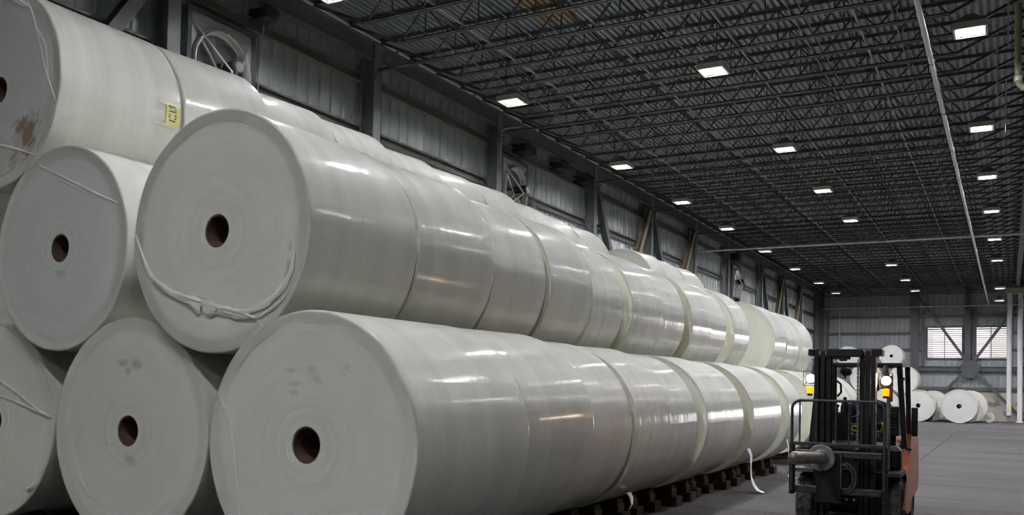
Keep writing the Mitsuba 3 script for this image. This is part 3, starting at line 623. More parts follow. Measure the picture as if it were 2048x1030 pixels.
# ------------------------------------------------------------------ paper rolls
RH = 0.137
def wrap_mesh(seed, n=120, m=44, lip=0.10):
    g = np.random.default_rng(seed)
    ang = np.linspace(0, 2 * np.pi, n + 1)
    edge = 0.008
    ys_ = np.r_[0.004, 0.0, 0.0, 0.003, edge, np.linspace(0.02, 0.98, m), 1 - edge, 0.997, 1.0, 1.0, 0.996]
    rs = np.r_[1 - lip, 0.975, 0.985, 0.996, 1.0, np.ones(m), 1.0, 0.996, 0.985, 0.975, 1 - lip]
    steps = np.cumsum((g.random(m) < 0.22) * g.uniform(-0.0014, 0.0014, m)); steps -= steps.mean()
    rs[5:5 + m] += steps
    V = []; UV = []
    for i, (y, r) in enumerate(zip(ys_, rs)):
        jit = 0.0022 * (meshkit.fbm(np.stack([np.cos(ang) * 2.5, np.sin(ang) * 2.5, np.full(n + 1, y * 5 + seed)], -1), 3) - 0.5)
        rr = r + jit
        if i in (0, len(ys_) - 1): rr = r + 0.016 * (meshkit.noise(np.stack([np.cos(ang) * 4, np.sin(ang) * 4, ang * 0 + seed + i], -1)) - 0.5)
        yy = y + (0.010 * (meshkit.fbm(np.stack([np.cos(ang) * 3, np.sin(ang) * 3, ang * 0 + seed * 3 + (i > 10)], -1), 3) - 0.5) if (i < 5 or i > len(ys_) - 6) else 0)
        V.append(np.stack([rr * np.cos(ang), np.full(n + 1, 0.0) + yy, rr * np.sin(ang)], -1)); UV.append(np.stack([np.full(n + 1, y * 1.25 + seed * 3.7), ang], -1))
    R_ = len(ys_); V = np.vstack(V); UV = np.vstack(UV); N1 = n + 1
    Q = [[i * N1 + j, i * N1 + j + 1, (i + 1) * N1 + j + 1, (i + 1) * N1 + j] for i in range(R_ - 1) for j in range(n)]
    return (V, quads(Q)), UV
def face_mesh(seed, n=120, m=46):
    g = np.random.default_rng(seed + 50)
    ang = np.linspace(0, 2 * np.pi, n + 1); N1 = n + 1
    rad = np.linspace(RH, 0.982, m)
    V, UV, Q = [], [], []
    starts = []
    for side, y0, s in ((0, 0.006, 1), (1, 0.994, -1)):
        rel = 0.0004 * g.standard_normal(m); rel[:9] *= 3.0
        dish = 0.010 * np.sin(np.linspace(0, 3, m))
        b = len(V) * N1 if False else sum(len(q) for q in V)
        starts.append(b)
        for i, r in enumerate(rad):
            V.append(np.stack([r * np.cos(ang), np.full(N1, y0 + s * (rel[i] - dish[i] * 0.3)), r * np.sin(ang)], -1)); UV.append(V[-1][:, [0, 2]])
        q = np.array([[b + i * N1 + j, b + i * N1 + j + 1, b + (i + 1) * N1 + j + 1, b + (i + 1) * N1 + j] for i in range(m - 1) for j in range(n)])
        Q.append(q if s > 0 else q[:, ::-1])
    o = (m - 1) * N1
    for off, fl in ((o, 1), (0, -1)):        # the hidden outside and the bore close the body
        q = np.array([[starts[0] + off + j, starts[0] + off + j + 1, starts[1] + off + j + 1, starts[1] + off + j] for j in range(n)])
        Q.append(q[:, ::fl])
    return (np.vstack(V), quads(np.vstack(Q))), np.vstack(UV)
def core_mesh(n=48):
    return lathe([(0.012, RH + 0.001), (0.008, RH - 0.003), (0.010, RH - 0.014), (0.5, RH - 0.014), (0.99, RH - 0.014), (0.992, RH - 0.003), (0.988, RH + 0.001)], (0, 0, 0), (0, 1, 0), n)
WRAPS = []
for s in range(6):
    m_, uv_ = wrap_mesh(s, lip=0.105 if s < 2 else 0.022); WRAPS.append(mikit.ply(m_, 'film', True, uv=uv_))
FM = [face_mesh(s) for s in range(3)]
FACES = {}
def face(mname, s):
    if (mname, s) not in FACES: FACES[(mname, s)] = mikit.ply(FM[s][0], mname, False, uv=FM[s][1])
    return FACES[(mname, s)]
CORE = mikit.ply(core_mesh(), 'cardboard', 40)
nroll = 0
def roll(x, z, y0, y1, R, label, group, pm='paper', spin=None, tilt=0.0):
    global nroll
    k = thing('paper_roll', label, 'paper roll', group)
    sp = rng.uniform(0, 360) if spin is None else spin
    s = nroll % 2 if pm != 'paper' else 2 + nroll % 4; nroll += 1
    h = (y1 - y0) / 2
    to0 = T().translate([x, y0 + h, z]).rotate([1, 0, 0], tilt).translate([0, -h, 0]).scale([R, y1 - y0, R])
    to = to0.rotate([0, 1, 0], sp)
    obj('paper', face(pm, nroll % 3), None, k, to_world=to0 if pm != 'paper' else to)
    part_label(obj('film_wrap', WRAPS[s], None, k, to_world=to), 'glossy translucent film wrap')
    part_label(obj('core', CORE, None, k, to_world=to0), 'brown cardboard core')
    return k
def ribbon(k, name, pts, widths, x, z, y, R, seed=0, lift=0.012, crumple=0.012, m='fold', label=None, nw=7):
    """crumpled strip of film lying on a roll's end face; pts in units of the radius, x right and z up"""
    g = np.random.default_rng(seed + 900)
    pts = np.asarray(pts, float); widths = np.asarray(widths, float)
    d = np.r_[0, np.cumsum(np.linalg.norm(np.diff(pts, axis=0), axis=1))]; t = np.linspace(0, d[-1], max(12, int(d[-1] / 0.014)))
    c = np.stack([np.interp(t, d, pts[:, 0]), np.interp(t, d, pts[:, 1])], 1)
    ker = np.ones(5) / 5; cp = np.pad(c, ((2, 2), (0, 0)), 'edge'); c = np.stack([np.convolve(cp[:, q], ker, 'valid') for q in (0, 1)], 1)
    tan = np.gradient(c, axis=0); tan /= np.linalg.norm(tan, axis=1, keepdims=True) + 1e-9
    nor = np.stack([-tan[:, 1], tan[:, 0]], 1); w = np.interp(t, d, widths)
    V = []
    for i in range(len(t)):
        for j in range(nw):
            e = j / (nw - 1) - 0.5
            ww = w[i] * (1 + 0.5 * (meshkit.noise([t[i] * 22, seed, j // (nw - 1) * 5]) - 0.5))
            q = c[i] + nor[i] * e * ww
            h = lift * (1 - abs(2 * e) ** 2 * 0.8) + crumple * (meshkit.fbm([t[i] * 9 + seed, e * 6, 0.3], 3) - 0.35) * min(1, w[i] / 0.03)
            V.append((x + R * q[0], y - max(0.004, h), z + R * q[1]))
    V = np.array(V)
    F = quads([[i * nw + j, i * nw + j + 1, (i + 1) * nw + j + 1, (i + 1) * nw + j] for i in range(len(t) - 1) for j in range(nw - 1)])
    B = V.copy(); B[:, 1] += 0.003; n = len(V)
    q = obj(name, cat((V, F), (B, F[:, ::-1])), m, k, True)
    if label: part_label(q, label)

GB, GM, GT = 'rolls of the bottom row beside the aisle', 'rolls of the middle row beside the aisle', 'rolls of the top row'
# bottom row beside the aisle
B = [(-4.550, 1.232, 5.062, 6.72, 1.008), (-4.650, 1.245, 6.86, 8.32, 1.000), (-4.680, 1.228, 8.36, 9.58, 0.984), (-4.690, 1.224, 9.62, 10.84, 0.980), (-4.690, 1.209, 10.89, 12.02, 0.965),
     (-4.665, 1.215, 12.34, 13.46, 0.970), (-4.700, 1.205, 13.52, 14.64, 0.961), (-4.670, 1.210, 14.94, 16.09, 0.966), (-4.700, 1.205, 16.14, 17.38, 0.961), (-4.670, 1.210, 17.72, 18.90, 0.966),
     (-4.700, 1.21, 20.75, 21.95, 0.965), (-4.690, 1.205, 22.05, 23.25, 0.961), (-4.690, 1.205, 23.4, 24.6, 0.961), (-4.690, 1.205, 24.7, 25.9, 0.961), (-4.69, 1.205, 26.1, 27.3, 0.961)]
rolls = {}
JIT = [0, 0.012, -0.012, 0.010, -0.006, 0.008, -0.014, 0.012, -0.010, 0.014, 0.0, -0.012, 0.012, -0.008, 0.01]
A = [(-5.640, 2.915, 5.150, 6.60, 1.000), (-5.690, 2.885, 6.65, 8.06, 0.985), (-5.705, 2.870, 8.10, 9.39, 0.974), (-5.705, 2.870, 9.42, 10.69, 0.964), (-5.710, 2.868, 10.73, 11.80, 0.948),
     (-5.690, 2.870, 12.06, 13.35, 0.950), (-5.700, 2.868, 13.46, 14.58, 0.945), (-5.690, 2.870, 14.84, 15.97, 0.950), (-5.700, 2.868, 16.06, 17.10, 0.945), (-5.690, 2.870, 17.52, 18.68, 0.950),
     (-5.700, 2.870, 21.15, 22.38, 0.950), (-5.70, 2.868, 22.60, 24.0, 0.945), (-5.70, 2.870, 24.22, 25.7, 0.950)]
E = [(-8.925, 4.575, 5.269, 6.72, 1.008), (-8.925, 4.55, 6.76, 8.15, 0.985), (-8.93, 4.545, 8.18, 9.46, 0.98), (-8.93, 4.545, 9.49, 10.79, 0.98), (-8.93, 4.545, 10.82, 12.16, 0.98), (-8.93, 4.545, 12.2, 13.45, 0.98),
     (-8.93, 4.545, 13.5, 14.85, 0.98), (-8.93, 4.545, 14.9, 16.2, 0.98), (-8.94, 4.54, 16.24, 17.4, 0.975), (-8.93, 4.545, 17.7, 19.0, 0.98), (-8.93, 4.545, 21.8, 23.1, 0.98), (-8.94, 4.54, 23.2, 24.5, 0.975), (-8.93, 4.545, 24.9, 26.4, 0.98)]
D = [(-7.842, 2.913, 5.262, 6.70, 0.976)] + [(-7.842, 2.89, a, a + 1.26, 0.985) for a in np.r_[6.78 + 1.32 * np.arange(9), 21.6 + 1.32 * np.arange(4)]]
Cc = [(-6.768, 1.234, 5.241, 6.60, 1.000)] + [(-6.768, 1.23, a, a + 1.26, 0.985) for a in np.r_[6.70 + 1.32 * np.arange(9), 21.5 + 1.32 * np.arange(4)]]
F_ = [(-9.01, 1.240, 5.39, 6.70, 0.985)] + [(-8.93, 1.22, a, a + 1.26, 0.97) for a in (6.8, 8.12)]
def rest(row, supports):
    """the height at which each roll (but the fitted front one) lies on the rolls below it"""
    out = [row[0]]
    for x, z, a, b, R in row[1:]:
        hs = [zs + math.sqrt((R + Rs + 0.003) ** 2 - (x - xs) ** 2) for xs, zs, a_, b_, Rs in supports if a_ < b and b_ > a and abs(x - xs) < R + Rs]
        out.append((x, max(hs) if hs else z, a, b, R))
    return out
def gapped(row, g): return [(x, z, a, min(b, n[2] - g), R) for (x, z, a, b, R), n in zip(row, row[1:] + [(0, 0, 1e9)])]
B = gapped([(x + 2 * JIT[i], *q) for i, (x, *q) in enumerate(B)], 0.085)
A = gapped(A, 0.09); E = gapped(E, 0.07)
def slim(y):      # the inner rows grow slightly thinner towards the far end
    return -np.interp(y, [6, 7.5, 8.3, 9.0, 10.5, 11.4, 12.5, 13.5, 14.8, 16.2, 17.4, 19, 27], [0.10, 0.105, 0.06, 0.03, 0.015, -0.04, -0.05, -0.04, -0.05, -0.11, -0.14, -0.15, -0.15]) / 6.8
def slimmed(row): return [row[0]] + [(x, z - slim((a + b) / 2), a, b, R - slim((a + b) / 2)) for x, z, a, b, R in row[1:]]
def mid(a): return slim(a + 0.63)
Cc = slimmed(Cc)
A = rest([(x + 1.6 * JIT[i], *q) for i, (x, *q) in enumerate(A)], B + Cc)
D = rest([D[0]] + [(x, z, a, b, R - mid(a)) for x, z, a, b, R in D[1:]], Cc)
WALLR = [(-9.955, 2.875 - 3.39 * mid(a), a, a + 1.26, 0.97 - mid(a)) for a in np.r_[5.75 + 1.32 * np.arange(10), 21.6 + 1.32 * np.arange(4)]]
TOPS = [0.06, 0.075, 0.01, -0.005, -0.065, -0.08, -0.065, -0.13, -0.155, -0.17, -0.17, -0.19, -0.19]      # how high each top roll reaches, from 5.525 m
for i in range(1, len(E)):
    lo, hi = 0.85, 1.05
    for _ in range(30):
        m = (lo + hi) / 2; q = rest([E[0], (*E[i][:4], m)], D + WALLR)[1]
        lo, hi = (m, hi) if q[1] + m < 5.525 + TOPS[i] else (lo, m)
    E[i] = q
for i, (x, z, a, b, R) in enumerate(B):
    lab = 'frontmost bottom-row roll beside the aisle, the largest round white end in the photo' if i == 0 else (f'film-wrapped white paper roll in the aisle bottom row, {ordinal(i)} from the front' if i < 10 else f'white paper roll of the far bottom row behind the forklift, {ordinal(i - 10)} after the gap')
    rolls['B', i] = roll(x, z, a, b, R, lab, GB, 'paper_aisle' if i == 0 else 'paper', tilt=0.5 * (i > 0))
for i, (x, z, a, b, R) in enumerate(A):
    lab = 'frontmost middle-row white paper roll with a torn crumpled film band across its round end' if i == 0 else (f'film-wrapped white paper roll in the aisle middle row, {ordinal(i)} from the front' if i < 10 else f'white paper roll of the far middle row left of the mast, {ordinal(i - 10)} after the gap')
    rolls['A', i] = roll(x, z, a, b, R, lab, GM, 'paper_middle' if i == 0 else 'paper', tilt=0.9 * (i > 0))
for i, (x, z, a, b, R) in enumerate(E):
    lab = 'frontmost top-row white paper roll with brown dirt on its end and a yellow label' if i == 0 else (f'white paper roll in the top row of the stack, {ordinal(i)} from the front' if i < 10 else f'white paper roll of the far top-row section, {ordinal(i - 10)} after the gap')
    rolls['E', i] = roll(x, z, a, b, R, lab, GT, 'paper_top' if i == 0 else 'paper', tilt=2.0 * (i > 0))
for i, (x, z, a, b, R) in enumerate(D):
    rolls['D', i] = roll(x, z, a, b, R, 'white paper roll with a slanting film strip across its end, left of the torn-band roll' if i == 0 else f'white paper roll hidden in the inner middle row, {ordinal(i)} from the front', 'rolls of the inner middle row', 'paper_second' if i == 0 else 'paper')
for i, (x, z, a, b, R) in enumerate(Cc):
    rolls['C', i] = roll(x, z, a, b, R, 'white paper roll at lower left with dark smudges above its core hole' if i == 0 else f'white paper roll hidden in the second bottom row, {ordinal(i)} from the front', 'rolls of the second bottom row', 'paper_low' if i == 0 else 'paper')
for i, (x, z, a, b, R) in enumerate(F_):
    rolls['F', i] = roll(x, z, a, b, R, 'white paper roll cut by the lower left picture edge, film folds across its end' if i == 0 else f'white paper roll hidden in the third bottom row, {ordinal(i)} from the front', 'rolls of the third bottom row')
for i, (x, z, a, b, R) in enumerate(WALLR):
    roll(x, z, a, b, R, f'white paper roll against the left wall under the top row, {ordinal(i)} from the front', 'rolls against the left wall')

# film folds, tape, stains, label on the front rolls
x, z, y, _, R = A[0]; k = rolls['A', 0]
ribbon(k, 'film_fold', [(-0.984, 0.034), (-0.9, -0.12), (-0.787, -0.316), (-0.713, -0.397)], [0.015, 0.03, 0.045, 0.06], x, z, y, R, 1)
ribbon(k, 'film_fold', [(-0.74, -0.36), (-0.60, -0.44), (-0.454, -0.508), (-0.25, -0.555), (-0.046, -0.60), (0.10, -0.632), (0.24, -0.662), (0.36, -0.69), (0.484, -0.726)], [0.03, 0.055, 0.06, 0.06, 0.055, 0.05, 0.05, 0.04, 0.012], x, z, y, R, 2, 0.022, 0.03, label='crumpled torn film band')
ribbon(k, 'torn_film', [(-0.62, -0.46), (-0.50, -0.50), (-0.38, -0.548), (-0.27, -0.585)], [0.02, 0.05, 0.06, 0.02], x, z, y, R, 3, 0.02, 0.03)
ribbon(k, 'torn_film', [(-0.28, -0.565), (-0.19, -0.615), (-0.12, -0.632)], [0.06, 0.10, 0.085], x, z, y, R, 4, 0.025, 0.04)
ribbon(k, 'torn_film', [(-0.11, -0.62), (-0.02, -0.65), (0.06, -0.665)], [0.05, 0.10, 0.05], x, z, y, R, 5, 0.025, 0.04)
ribbon(k, 'torn_film', [(0.05, -0.645), (0.16, -0.675), (0.28, -0.70), (0.42, -0.722)], [0.08, 0.07, 0.06, 0.02], x, z, y, R, 6, 0.02, 0.03)
ribbon(k, 'film_fold', [(0.10, -0.640), (0.241, -0.668), (0.36, -0.668), (0.459, -0.650), (0.617, -0.590), (0.745, -0.495), (0.83, -0.36), (0.86, -0.20)], [0.015, 0.03, 0.04, 0.05, 0.06, 0.06, 0.04, 0.012], x, z, y, R, 7, 0.016, 0.02)
ribbon(k, 'film_fold', [(0.484, -0.726), (0.62, -0.66), (0.72, -0.60), (0.80, -0.53)], [0.012, 0.03, 0.03, 0.01], x, z, y, R, 8, 0.012, 0.015)
ribbon(k, 'film_fold', [(0.484, -0.726), (0.56, -0.80), (0.60, -0.83)], [0.012, 0.008, 0.004], x, z, y, R, 9, 0.006, 0.0)
x, z, y, _, R = D[0]; k = rolls['D', 0]
ribbon(k, 'film_strip', [(-0.363, 0.845), (0.209, 0.618), (0.548, 0.478), (0.853, 0.369)], [0.018, 0.026, 0.026, 0.016], x, z, y, R, 11, 0.007, 0.006, label='slanting film strip')
ribbon(k, 'film_strip', [(-0.126, 0.718), (0.212, 0.575), (0.536, 0.447)], [0.010, 0.012, 0.006], x, z, y, R, 12, 0.005, 0.003)
x, z, y, _, R = E[0]; k = rolls['E', 0]
ribbon(k, 'film_fold', [(0.444, 0.807), (0.506, 0.72), (0.597, 0.529), (0.783, 0.053), (0.939, -0.239)], [0.03, 0.022, 0.016, 0.018, 0.014], x, z, y, R, 13, 0.008, 0.006)
ribbon(k, 'film_fold', [(0.60, 0.53), (0.74, 0.36), (0.80, 0.16), (0.80, 0.02)], [0.006, 0.008, 0.008, 0.005], x, z, y, R, 14, 0.006, 0.003)
ribbon(k, 'film_fold', [(-0.3, -0.44), (0.068, -0.554), (0.365, -0.637), (0.654, -0.728)], [0.03, 0.03, 0.022, 0.012], x, z, y, R, 15, 0.009, 0.008)
ribbon(k, 'film_fold', [(0.92, -0.25), (0.893, -0.379), (0.799, -0.514), (0.663, -0.621), (0.654, -0.728)], [0.012, 0.01, 0.008, 0.01, 0.008], x, z, y, R, 16, 0.006, 0.003)
ribbon(k, 'film_fold', [(0.20, 0.88), (0.32, 0.83), (0.463, 0.753)], [0.05, 0.06, 0.03], x, z, y, R, 17, 0.014, 0.02)
def on_barrel(k, name, x, z, R, y0, y1, a0, a1, m, lift, label=None, n=6):
    a = np.radians(np.linspace(a0, a1, n + 1))
    V = np.array([(x + (R + lift) * math.cos(q), yy, z + (R + lift) * math.sin(q)) for q in a for yy in (y0, y1)])
    Vi = np.array([(x + (R - 0.004) * math.cos(q), yy, z + (R - 0.004) * math.sin(q)) for q in a for yy in (y0, y1)])
    F = quads([[2 * j, 2 * j + 1, 2 * j + 3, 2 * j + 2] for j in range(n)])
    o = obj(name, cat((V, F), (Vi, F[:, ::-1])), m, k, True)
    if label: part_label(o, label)
    return o
# the yellow label: tape at top and bottom, bars of print
on_barrel(k, 'tape', x, z, R, 6.40, 6.682, 3.6, 5.6, 'tape', 0.0032); on_barrel(k, 'tape', x, z, R, 6.36, 6.68, -9.6, -7.4, 'tape', 0.0032)
lb = on_barrel(k, 'label', x, z, R, 6.49, 6.665, -8.3, 4.4, 'label_paper', 0.0045, 'yellow printed label')
for (y0, y1, a0, a1) in [(6.515, 6.61, 2.9, 3.8), (6.53, 6.557, 1.9, 2.6), (6.60, 6.622, 1.5, 2.4), (6.522, 6.622, 0.0, 0.9), (6.522, 6.55, -2.1, -1.4), (6.52, 6.542, -3.6, -2.8), (6.595, 6.625, -2.2, -1.3), (6.595, 6.62, -4.0, -3.1), (6.53, 6.615, -5.6, -4.8)]:
    on_barrel(lb, 'print_bar', x, z, R, y0, y1, a0, a1, 'ink', 0.0065, n=3)
x, z, y, _, R = F_[0]; k = rolls['F', 0]
ribbon(k, 'film_fold', [(-0.3, 0.55), (0.103, 0.411), (0.404, 0.291), (0.738, 0.136), (0.97, 0.063)], [0.03, 0.035, 0.035, 0.03, 0.015], x, z, y, R, 18, 0.012, 0.012)
ribbon(k, 'film_fold', [(-0.3, 0.36), (0.113, 0.259), (0.452, 0.187), (0.739, 0.117), (0.97, 0.06)], [0.02, 0.03, 0.03, 0.03, 0.02], x, z, y, R, 19, 0.010, 0.012)
ribbon(k, 'film_fold', [(0.62, -0.66), (0.72, -0.63), (0.80, -0.56)], [0.03, 0.07, 0.02], x, z, y, R, 20, 0.02, 0.03)
x, z, y, _, R = B[0]; k = rolls['B', 0]
ribbon(k, 'film_fold', [(-0.9, 0.365), (-0.858, 0.287), (-0.77, 0.133), (-0.718, -0.06), (-0.682, -0.29), (-0.648, -0.481), (-0.62, -0.62)], [0.012, 0.012, 0.016, 0.020, 0.018, 0.012, 0.008], x, z, y, R, 21, 0.008, 0.008)
ribbon(k, 'film_fold', [(-0.185, 0.02), (-0.165, -0.08), (-0.12, -0.15)], [0.01, 0.02, 0.01], x, z, y, R, 22, 0.006, 0.01)
x, z, y, _, R = Cc[0]; k = rolls['C', 0]
ribbon(k, 'film_fold', [(-0.22, -0.13), (-0.17, -0.10)], [0.012, 0.006], x, z, y, R, 23, 0.006, 0.01)
ribbon(k, 'film_fold', [(-0.21, -0.06), (-0.18, -0.07)], [0.01, 0.006], x, z, y, R, 24, 0.006, 0.01)
# hanging film tails
def tail(k, pts, w, label):
    pts = np.asarray(pts, float); V = []
    for i, p in enumerate(pts):
        for e in (-1, 0, 1): V.append(p + np.array([0.012 * math.sin(i * 1.3 + e), e * w / 2, 0.0]))
    F = quads([[i * 3 + j, i * 3 + j + 1, i * 3 + j + 4, i * 3 + j + 3] for i in range(len(pts) - 1) for j in (0, 1)])
    V = np.array(V); W = V + [0.004, 0, 0]
    part_label(obj('film_tail', cat((V, F), (W, F[:, ::-1])), 'fold', k, True), label)
tail(rolls['B', 7], [(-3.78, 15.0, 0.72), (-3.74, 15.0, 0.60), (-3.74, 15.0, 0.42), (-3.72, 14.98, 0.25), (-3.66, 14.95, 0.12), (-3.60, 14.92, 0.05), (-3.50, 14.88, 0.02)], 0.14, 'loose film tail hanging to the floor')
tail(rolls['B', 9], [(-3.76, 17.85, 0.75), (-3.73, 17.85, 0.6), (-3.73, 17.85, 0.35), (-3.73, 17.85, 0.1), (-3.70, 17.85, 0.02), (-3.5, 17.8, 0.012), (-3.2, 17.6, 0.012)], 0.05, 'loose film tail hanging to the floor')
tail(rolls['B', 3], [(-4.05, 10.3, 0.42), (-4.02, 10.3, 0.36), (-4.0, 10.28, 0.28), (-4.02, 10.25, 0.22)], 0.10, 'torn film flap under the roll')

# timber bearers under the bottom rows
nb = 0
for row, xc in ((B, -4.66), (Cc, -6.768), (F_, -8.99)):
    for i, (x, z, a, b, R) in enumerate(row):
        for t in (0.2, 0.8):
            yc = a + (b - a) * t
            lab = f"dark timber bearer under the {ordinal(i) if i < 10 else ordinal(i - 10) + ' far'} roll of the {'aisle' if row is B else 'inner' if row is Cc else 'wall'} bottom row, {'front' if t < 0.5 else 'rear'} one"
            k = thing('timber_bearer', lab, 'timber', 'timber bearers under the rolls')
            zt = z - R
            cs = []
            M1 = bbox(x - 0.50, x + 0.50, yc - 0.13, yc + 0.13, 0, zt - 0.105, 0.01)
            obj('lower_beam', M1, 'timber', k, False)
            obj('upper_beam', bbox(x - 0.42, x + 0.42, yc - 0.11, yc + 0.11, zt - 0.105, zt - 0.005, 0.008), 'timber', k, False)
            for sx in (-1, 1):
                obj('wedge', prism([(x + sx * 0.18, zt - 0.01), (x + sx * 0.40, zt - 0.01), (x + sx * 0.40, zt + 0.055), (x + sx * 0.36, zt + 0.055)], 1, yc - 0.09, yc + 0.09), 'timber', k, False)

# ------------------------------------------------------------------ rolls by the back wall
GF = 'rolls stored by the back wall'
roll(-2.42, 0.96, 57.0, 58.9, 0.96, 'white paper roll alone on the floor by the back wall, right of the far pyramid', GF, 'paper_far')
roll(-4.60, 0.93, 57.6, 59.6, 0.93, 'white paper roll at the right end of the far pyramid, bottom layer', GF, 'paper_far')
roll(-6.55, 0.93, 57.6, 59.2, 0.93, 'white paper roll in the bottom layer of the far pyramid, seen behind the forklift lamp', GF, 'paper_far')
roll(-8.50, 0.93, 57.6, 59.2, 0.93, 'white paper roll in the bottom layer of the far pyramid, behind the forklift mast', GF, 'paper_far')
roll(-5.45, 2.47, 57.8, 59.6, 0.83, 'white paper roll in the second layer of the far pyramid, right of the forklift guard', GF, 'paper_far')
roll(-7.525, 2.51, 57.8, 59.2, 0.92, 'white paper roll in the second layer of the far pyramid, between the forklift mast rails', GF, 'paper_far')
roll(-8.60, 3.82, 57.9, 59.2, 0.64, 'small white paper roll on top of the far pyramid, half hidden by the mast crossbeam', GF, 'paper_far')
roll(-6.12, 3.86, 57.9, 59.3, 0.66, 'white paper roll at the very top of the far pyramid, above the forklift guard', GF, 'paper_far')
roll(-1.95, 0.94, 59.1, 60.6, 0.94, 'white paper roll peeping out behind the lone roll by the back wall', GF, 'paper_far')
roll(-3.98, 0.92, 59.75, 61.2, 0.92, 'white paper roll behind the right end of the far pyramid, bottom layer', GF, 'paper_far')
k = thing('paper_roll', 'tiny white paper roll standing alone on the floor by the stained back wall', 'paper roll', GF)
obj('paper', lathe([(0, 0.115), (0.0, 0.28), (0.012, 0.298), (0.05, 0.30), (0.35, 0.30), (0.388, 0.298), (0.4, 0.28), (0.4, 0.115)], (-0.95, 60.0, 0.30), (0, 1, 0), 40, True), 'paper_far', k, 40)
obj('core', lathe([(0.0, 0.105), (0.0, 0.116), (0.4, 0.116), (0.4, 0.105)], (-0.95, 60.0, 0.30), (0, 1, 0), 32, True), 'cardboard', k, 40)
#__FORKLIFT__
# ------------------------------------------------------------------ forklift (drives towards the camera along -y)
FX = -1.667
fk = thing('forklift', 'orange and black forklift with lit headlamps and a roll ram, driving up the aisle', 'forklift')
BP = 'black_paint'
# mast: three nested channel rails a side
for s in (-1, 1):
    for j, (w, ys) in enumerate(((0.325, 11.0), (0.258, 11.02), (0.195, 11.04))):
        xx = FX + s * w
        ch = cat(box(xx - 0.034 * (s > 0) - 0.0 * s, xx + 0.034 * (s < 0), ys, ys + 0.012, 0.12, 2.2 - 0.012 * j), box(*sorted((xx, xx - s * 0.034)), ys + 0.14, ys + 0.152, 0.12, 2.2 - 0.012 * j), box(*sorted((xx, xx + s * 0.014)), ys, ys + 0.152, 0.12, 2.2 - 0.012 * j))
        obj('mast_rail', ch, BP, fk, False)
        obj('mast_roller', lathe([(-0.02, 0.0), (-0.02, 0.045), (0.02, 0.045), (0.02, 0.0)], (xx + s * 0.03, ys + 0.07, 2.14), (1, 0, 0), 20), 'worn_metal', fk)
    obj('side_plate', bbox(*sorted((FX + s * 0.345, FX + s * 0.41)), 10.98, 11.20, 2.125, 2.205, 0.01), BP, fk, False)
obj('mast_crossbeam', bbox(FX - 0.20, FX + 0.20, 10.99, 11.08, 2.115, 2.205, 0.008), BP, fk, False)
obj('mast_crossbeam', bbox(FX - 0.20, FX + 0.20, 11.10, 11.16, 0.35, 0.47, 0.008), BP, fk, False)
obj('hose_bracket', cat(bbox(FX - 0.13, FX + 0.06, 11.0, 11.05, 2.085, 2.115, 0.004), bbox(FX - 0.06, FX + 0.02, 11.0, 11.05, 2.065, 2.085, 0.004)), BP, fk, False)
for s in (-1, 1):
    cx_ = FX + s * 0.27
    cl = obj('lift_cylinder', cyl((cx_, 11.2, 0.3), (cx_, 11.2, 1.35), 0.032, 16), BP, fk)
    part_label(obj('rod', cyl((cx_, 11.2, 1.35), (cx_, 11.2, 2.1), 0.02, 12), 'chrome', cl), 'bright piston rod')
for q, xx in enumerate((FX + 0.152,)):
    links = [bbox(xx - 0.012, xx + 0.012, 10.975, 10.99, 0.75 + 0.048 * j, 0.75 + 0.048 * j + 0.038, 0.004) for j in range(27)]
    obj('lift_chain', cat(bar((xx, 10.99, 0.7), (xx, 10.99, 2.08), 0.014, 0.006, (0, 1, 0)), *links), 'worn_metal', fk, False)
# carriage, load backrest
LX0, LX1, LY = FX - 0.507, FX + 0.488, 10.6
rc = [(LX0, LY, 0.56), (LX0, LY, 1.50)] + [(LX0 + 0.10 - 0.10 * math.cos(a), LY, 1.50 + 0.10 * math.sin(a)) for a in np.linspace(0.2, np.pi / 2, 6)] + [(LX1 - 0.10 + 0.10 * math.sin(a), LY, 1.50 + 0.10 * math.cos(a)) for a in np.linspace(0, np.pi / 2 - 0.2, 6)] + [(LX1, LY, 1.46), (LX1, LY, 0.62)]
lb_ = obj('load_backrest', tube(rc, 0.0165, 10), 'worn_black', fk, 40)
for xx in (FX - 0.42, FX - 0.235, FX - 0.025, FX + 0.115, FX + 0.247, FX + 0.375):
    obj('guard_bar', cyl((xx, LY, 1.115), (xx, LY, 1.597), 0.0095, 8), 'worn_black', lb_)
obj('lower_rail', bbox(LX0, LX1, LY - 0.015, LY + 0.015, 1.085, 1.125, 0.006), 'worn_black', lb_, False)
for s, xx in ((-1, LX0), (1, LX1)):
    obj('side_post', bbox(xx - 0.03, xx + 0.03, LY + 0.005, LY + 0.06, 0.52, 1.11, 0.008), BP, lb_, False)
obj('carriage_bar', bbox(FX - 0.50, FX + 0.47, 10.66, 10.74, 0.955, 1.03, 0.012), 'worn_black', fk, False)
obj('carriage_bar', bbox(FX - 0.50, FX + 0.45, 10.66, 10.74, 0.54, 0.62, 0.012), 'worn_black', fk, False)
for s in (-1, 1): obj('carriage_plate', bbox(FX + s * 0.17 - 0.02, FX + s * 0.17 + 0.02, 10.72, 11.0, 0.5, 1.06, 0.006), BP, fk, False)
obj('ram_plate', bbox(FX - 0.232, FX + 0.04, 10.58, 10.64, 0.45, 1.02, 0.008), 'black_paint', fk, False)
obj('weld_seam', tube([(FX + 0.036, 10.585, z) for z in np.linspace(0.62, 1.0, 14)], [0.005 + 0.003 * (j % 2) for j in range(14)], 6), 'worn_metal', fk)
RX, RZ = FX - 0.165, 0.957
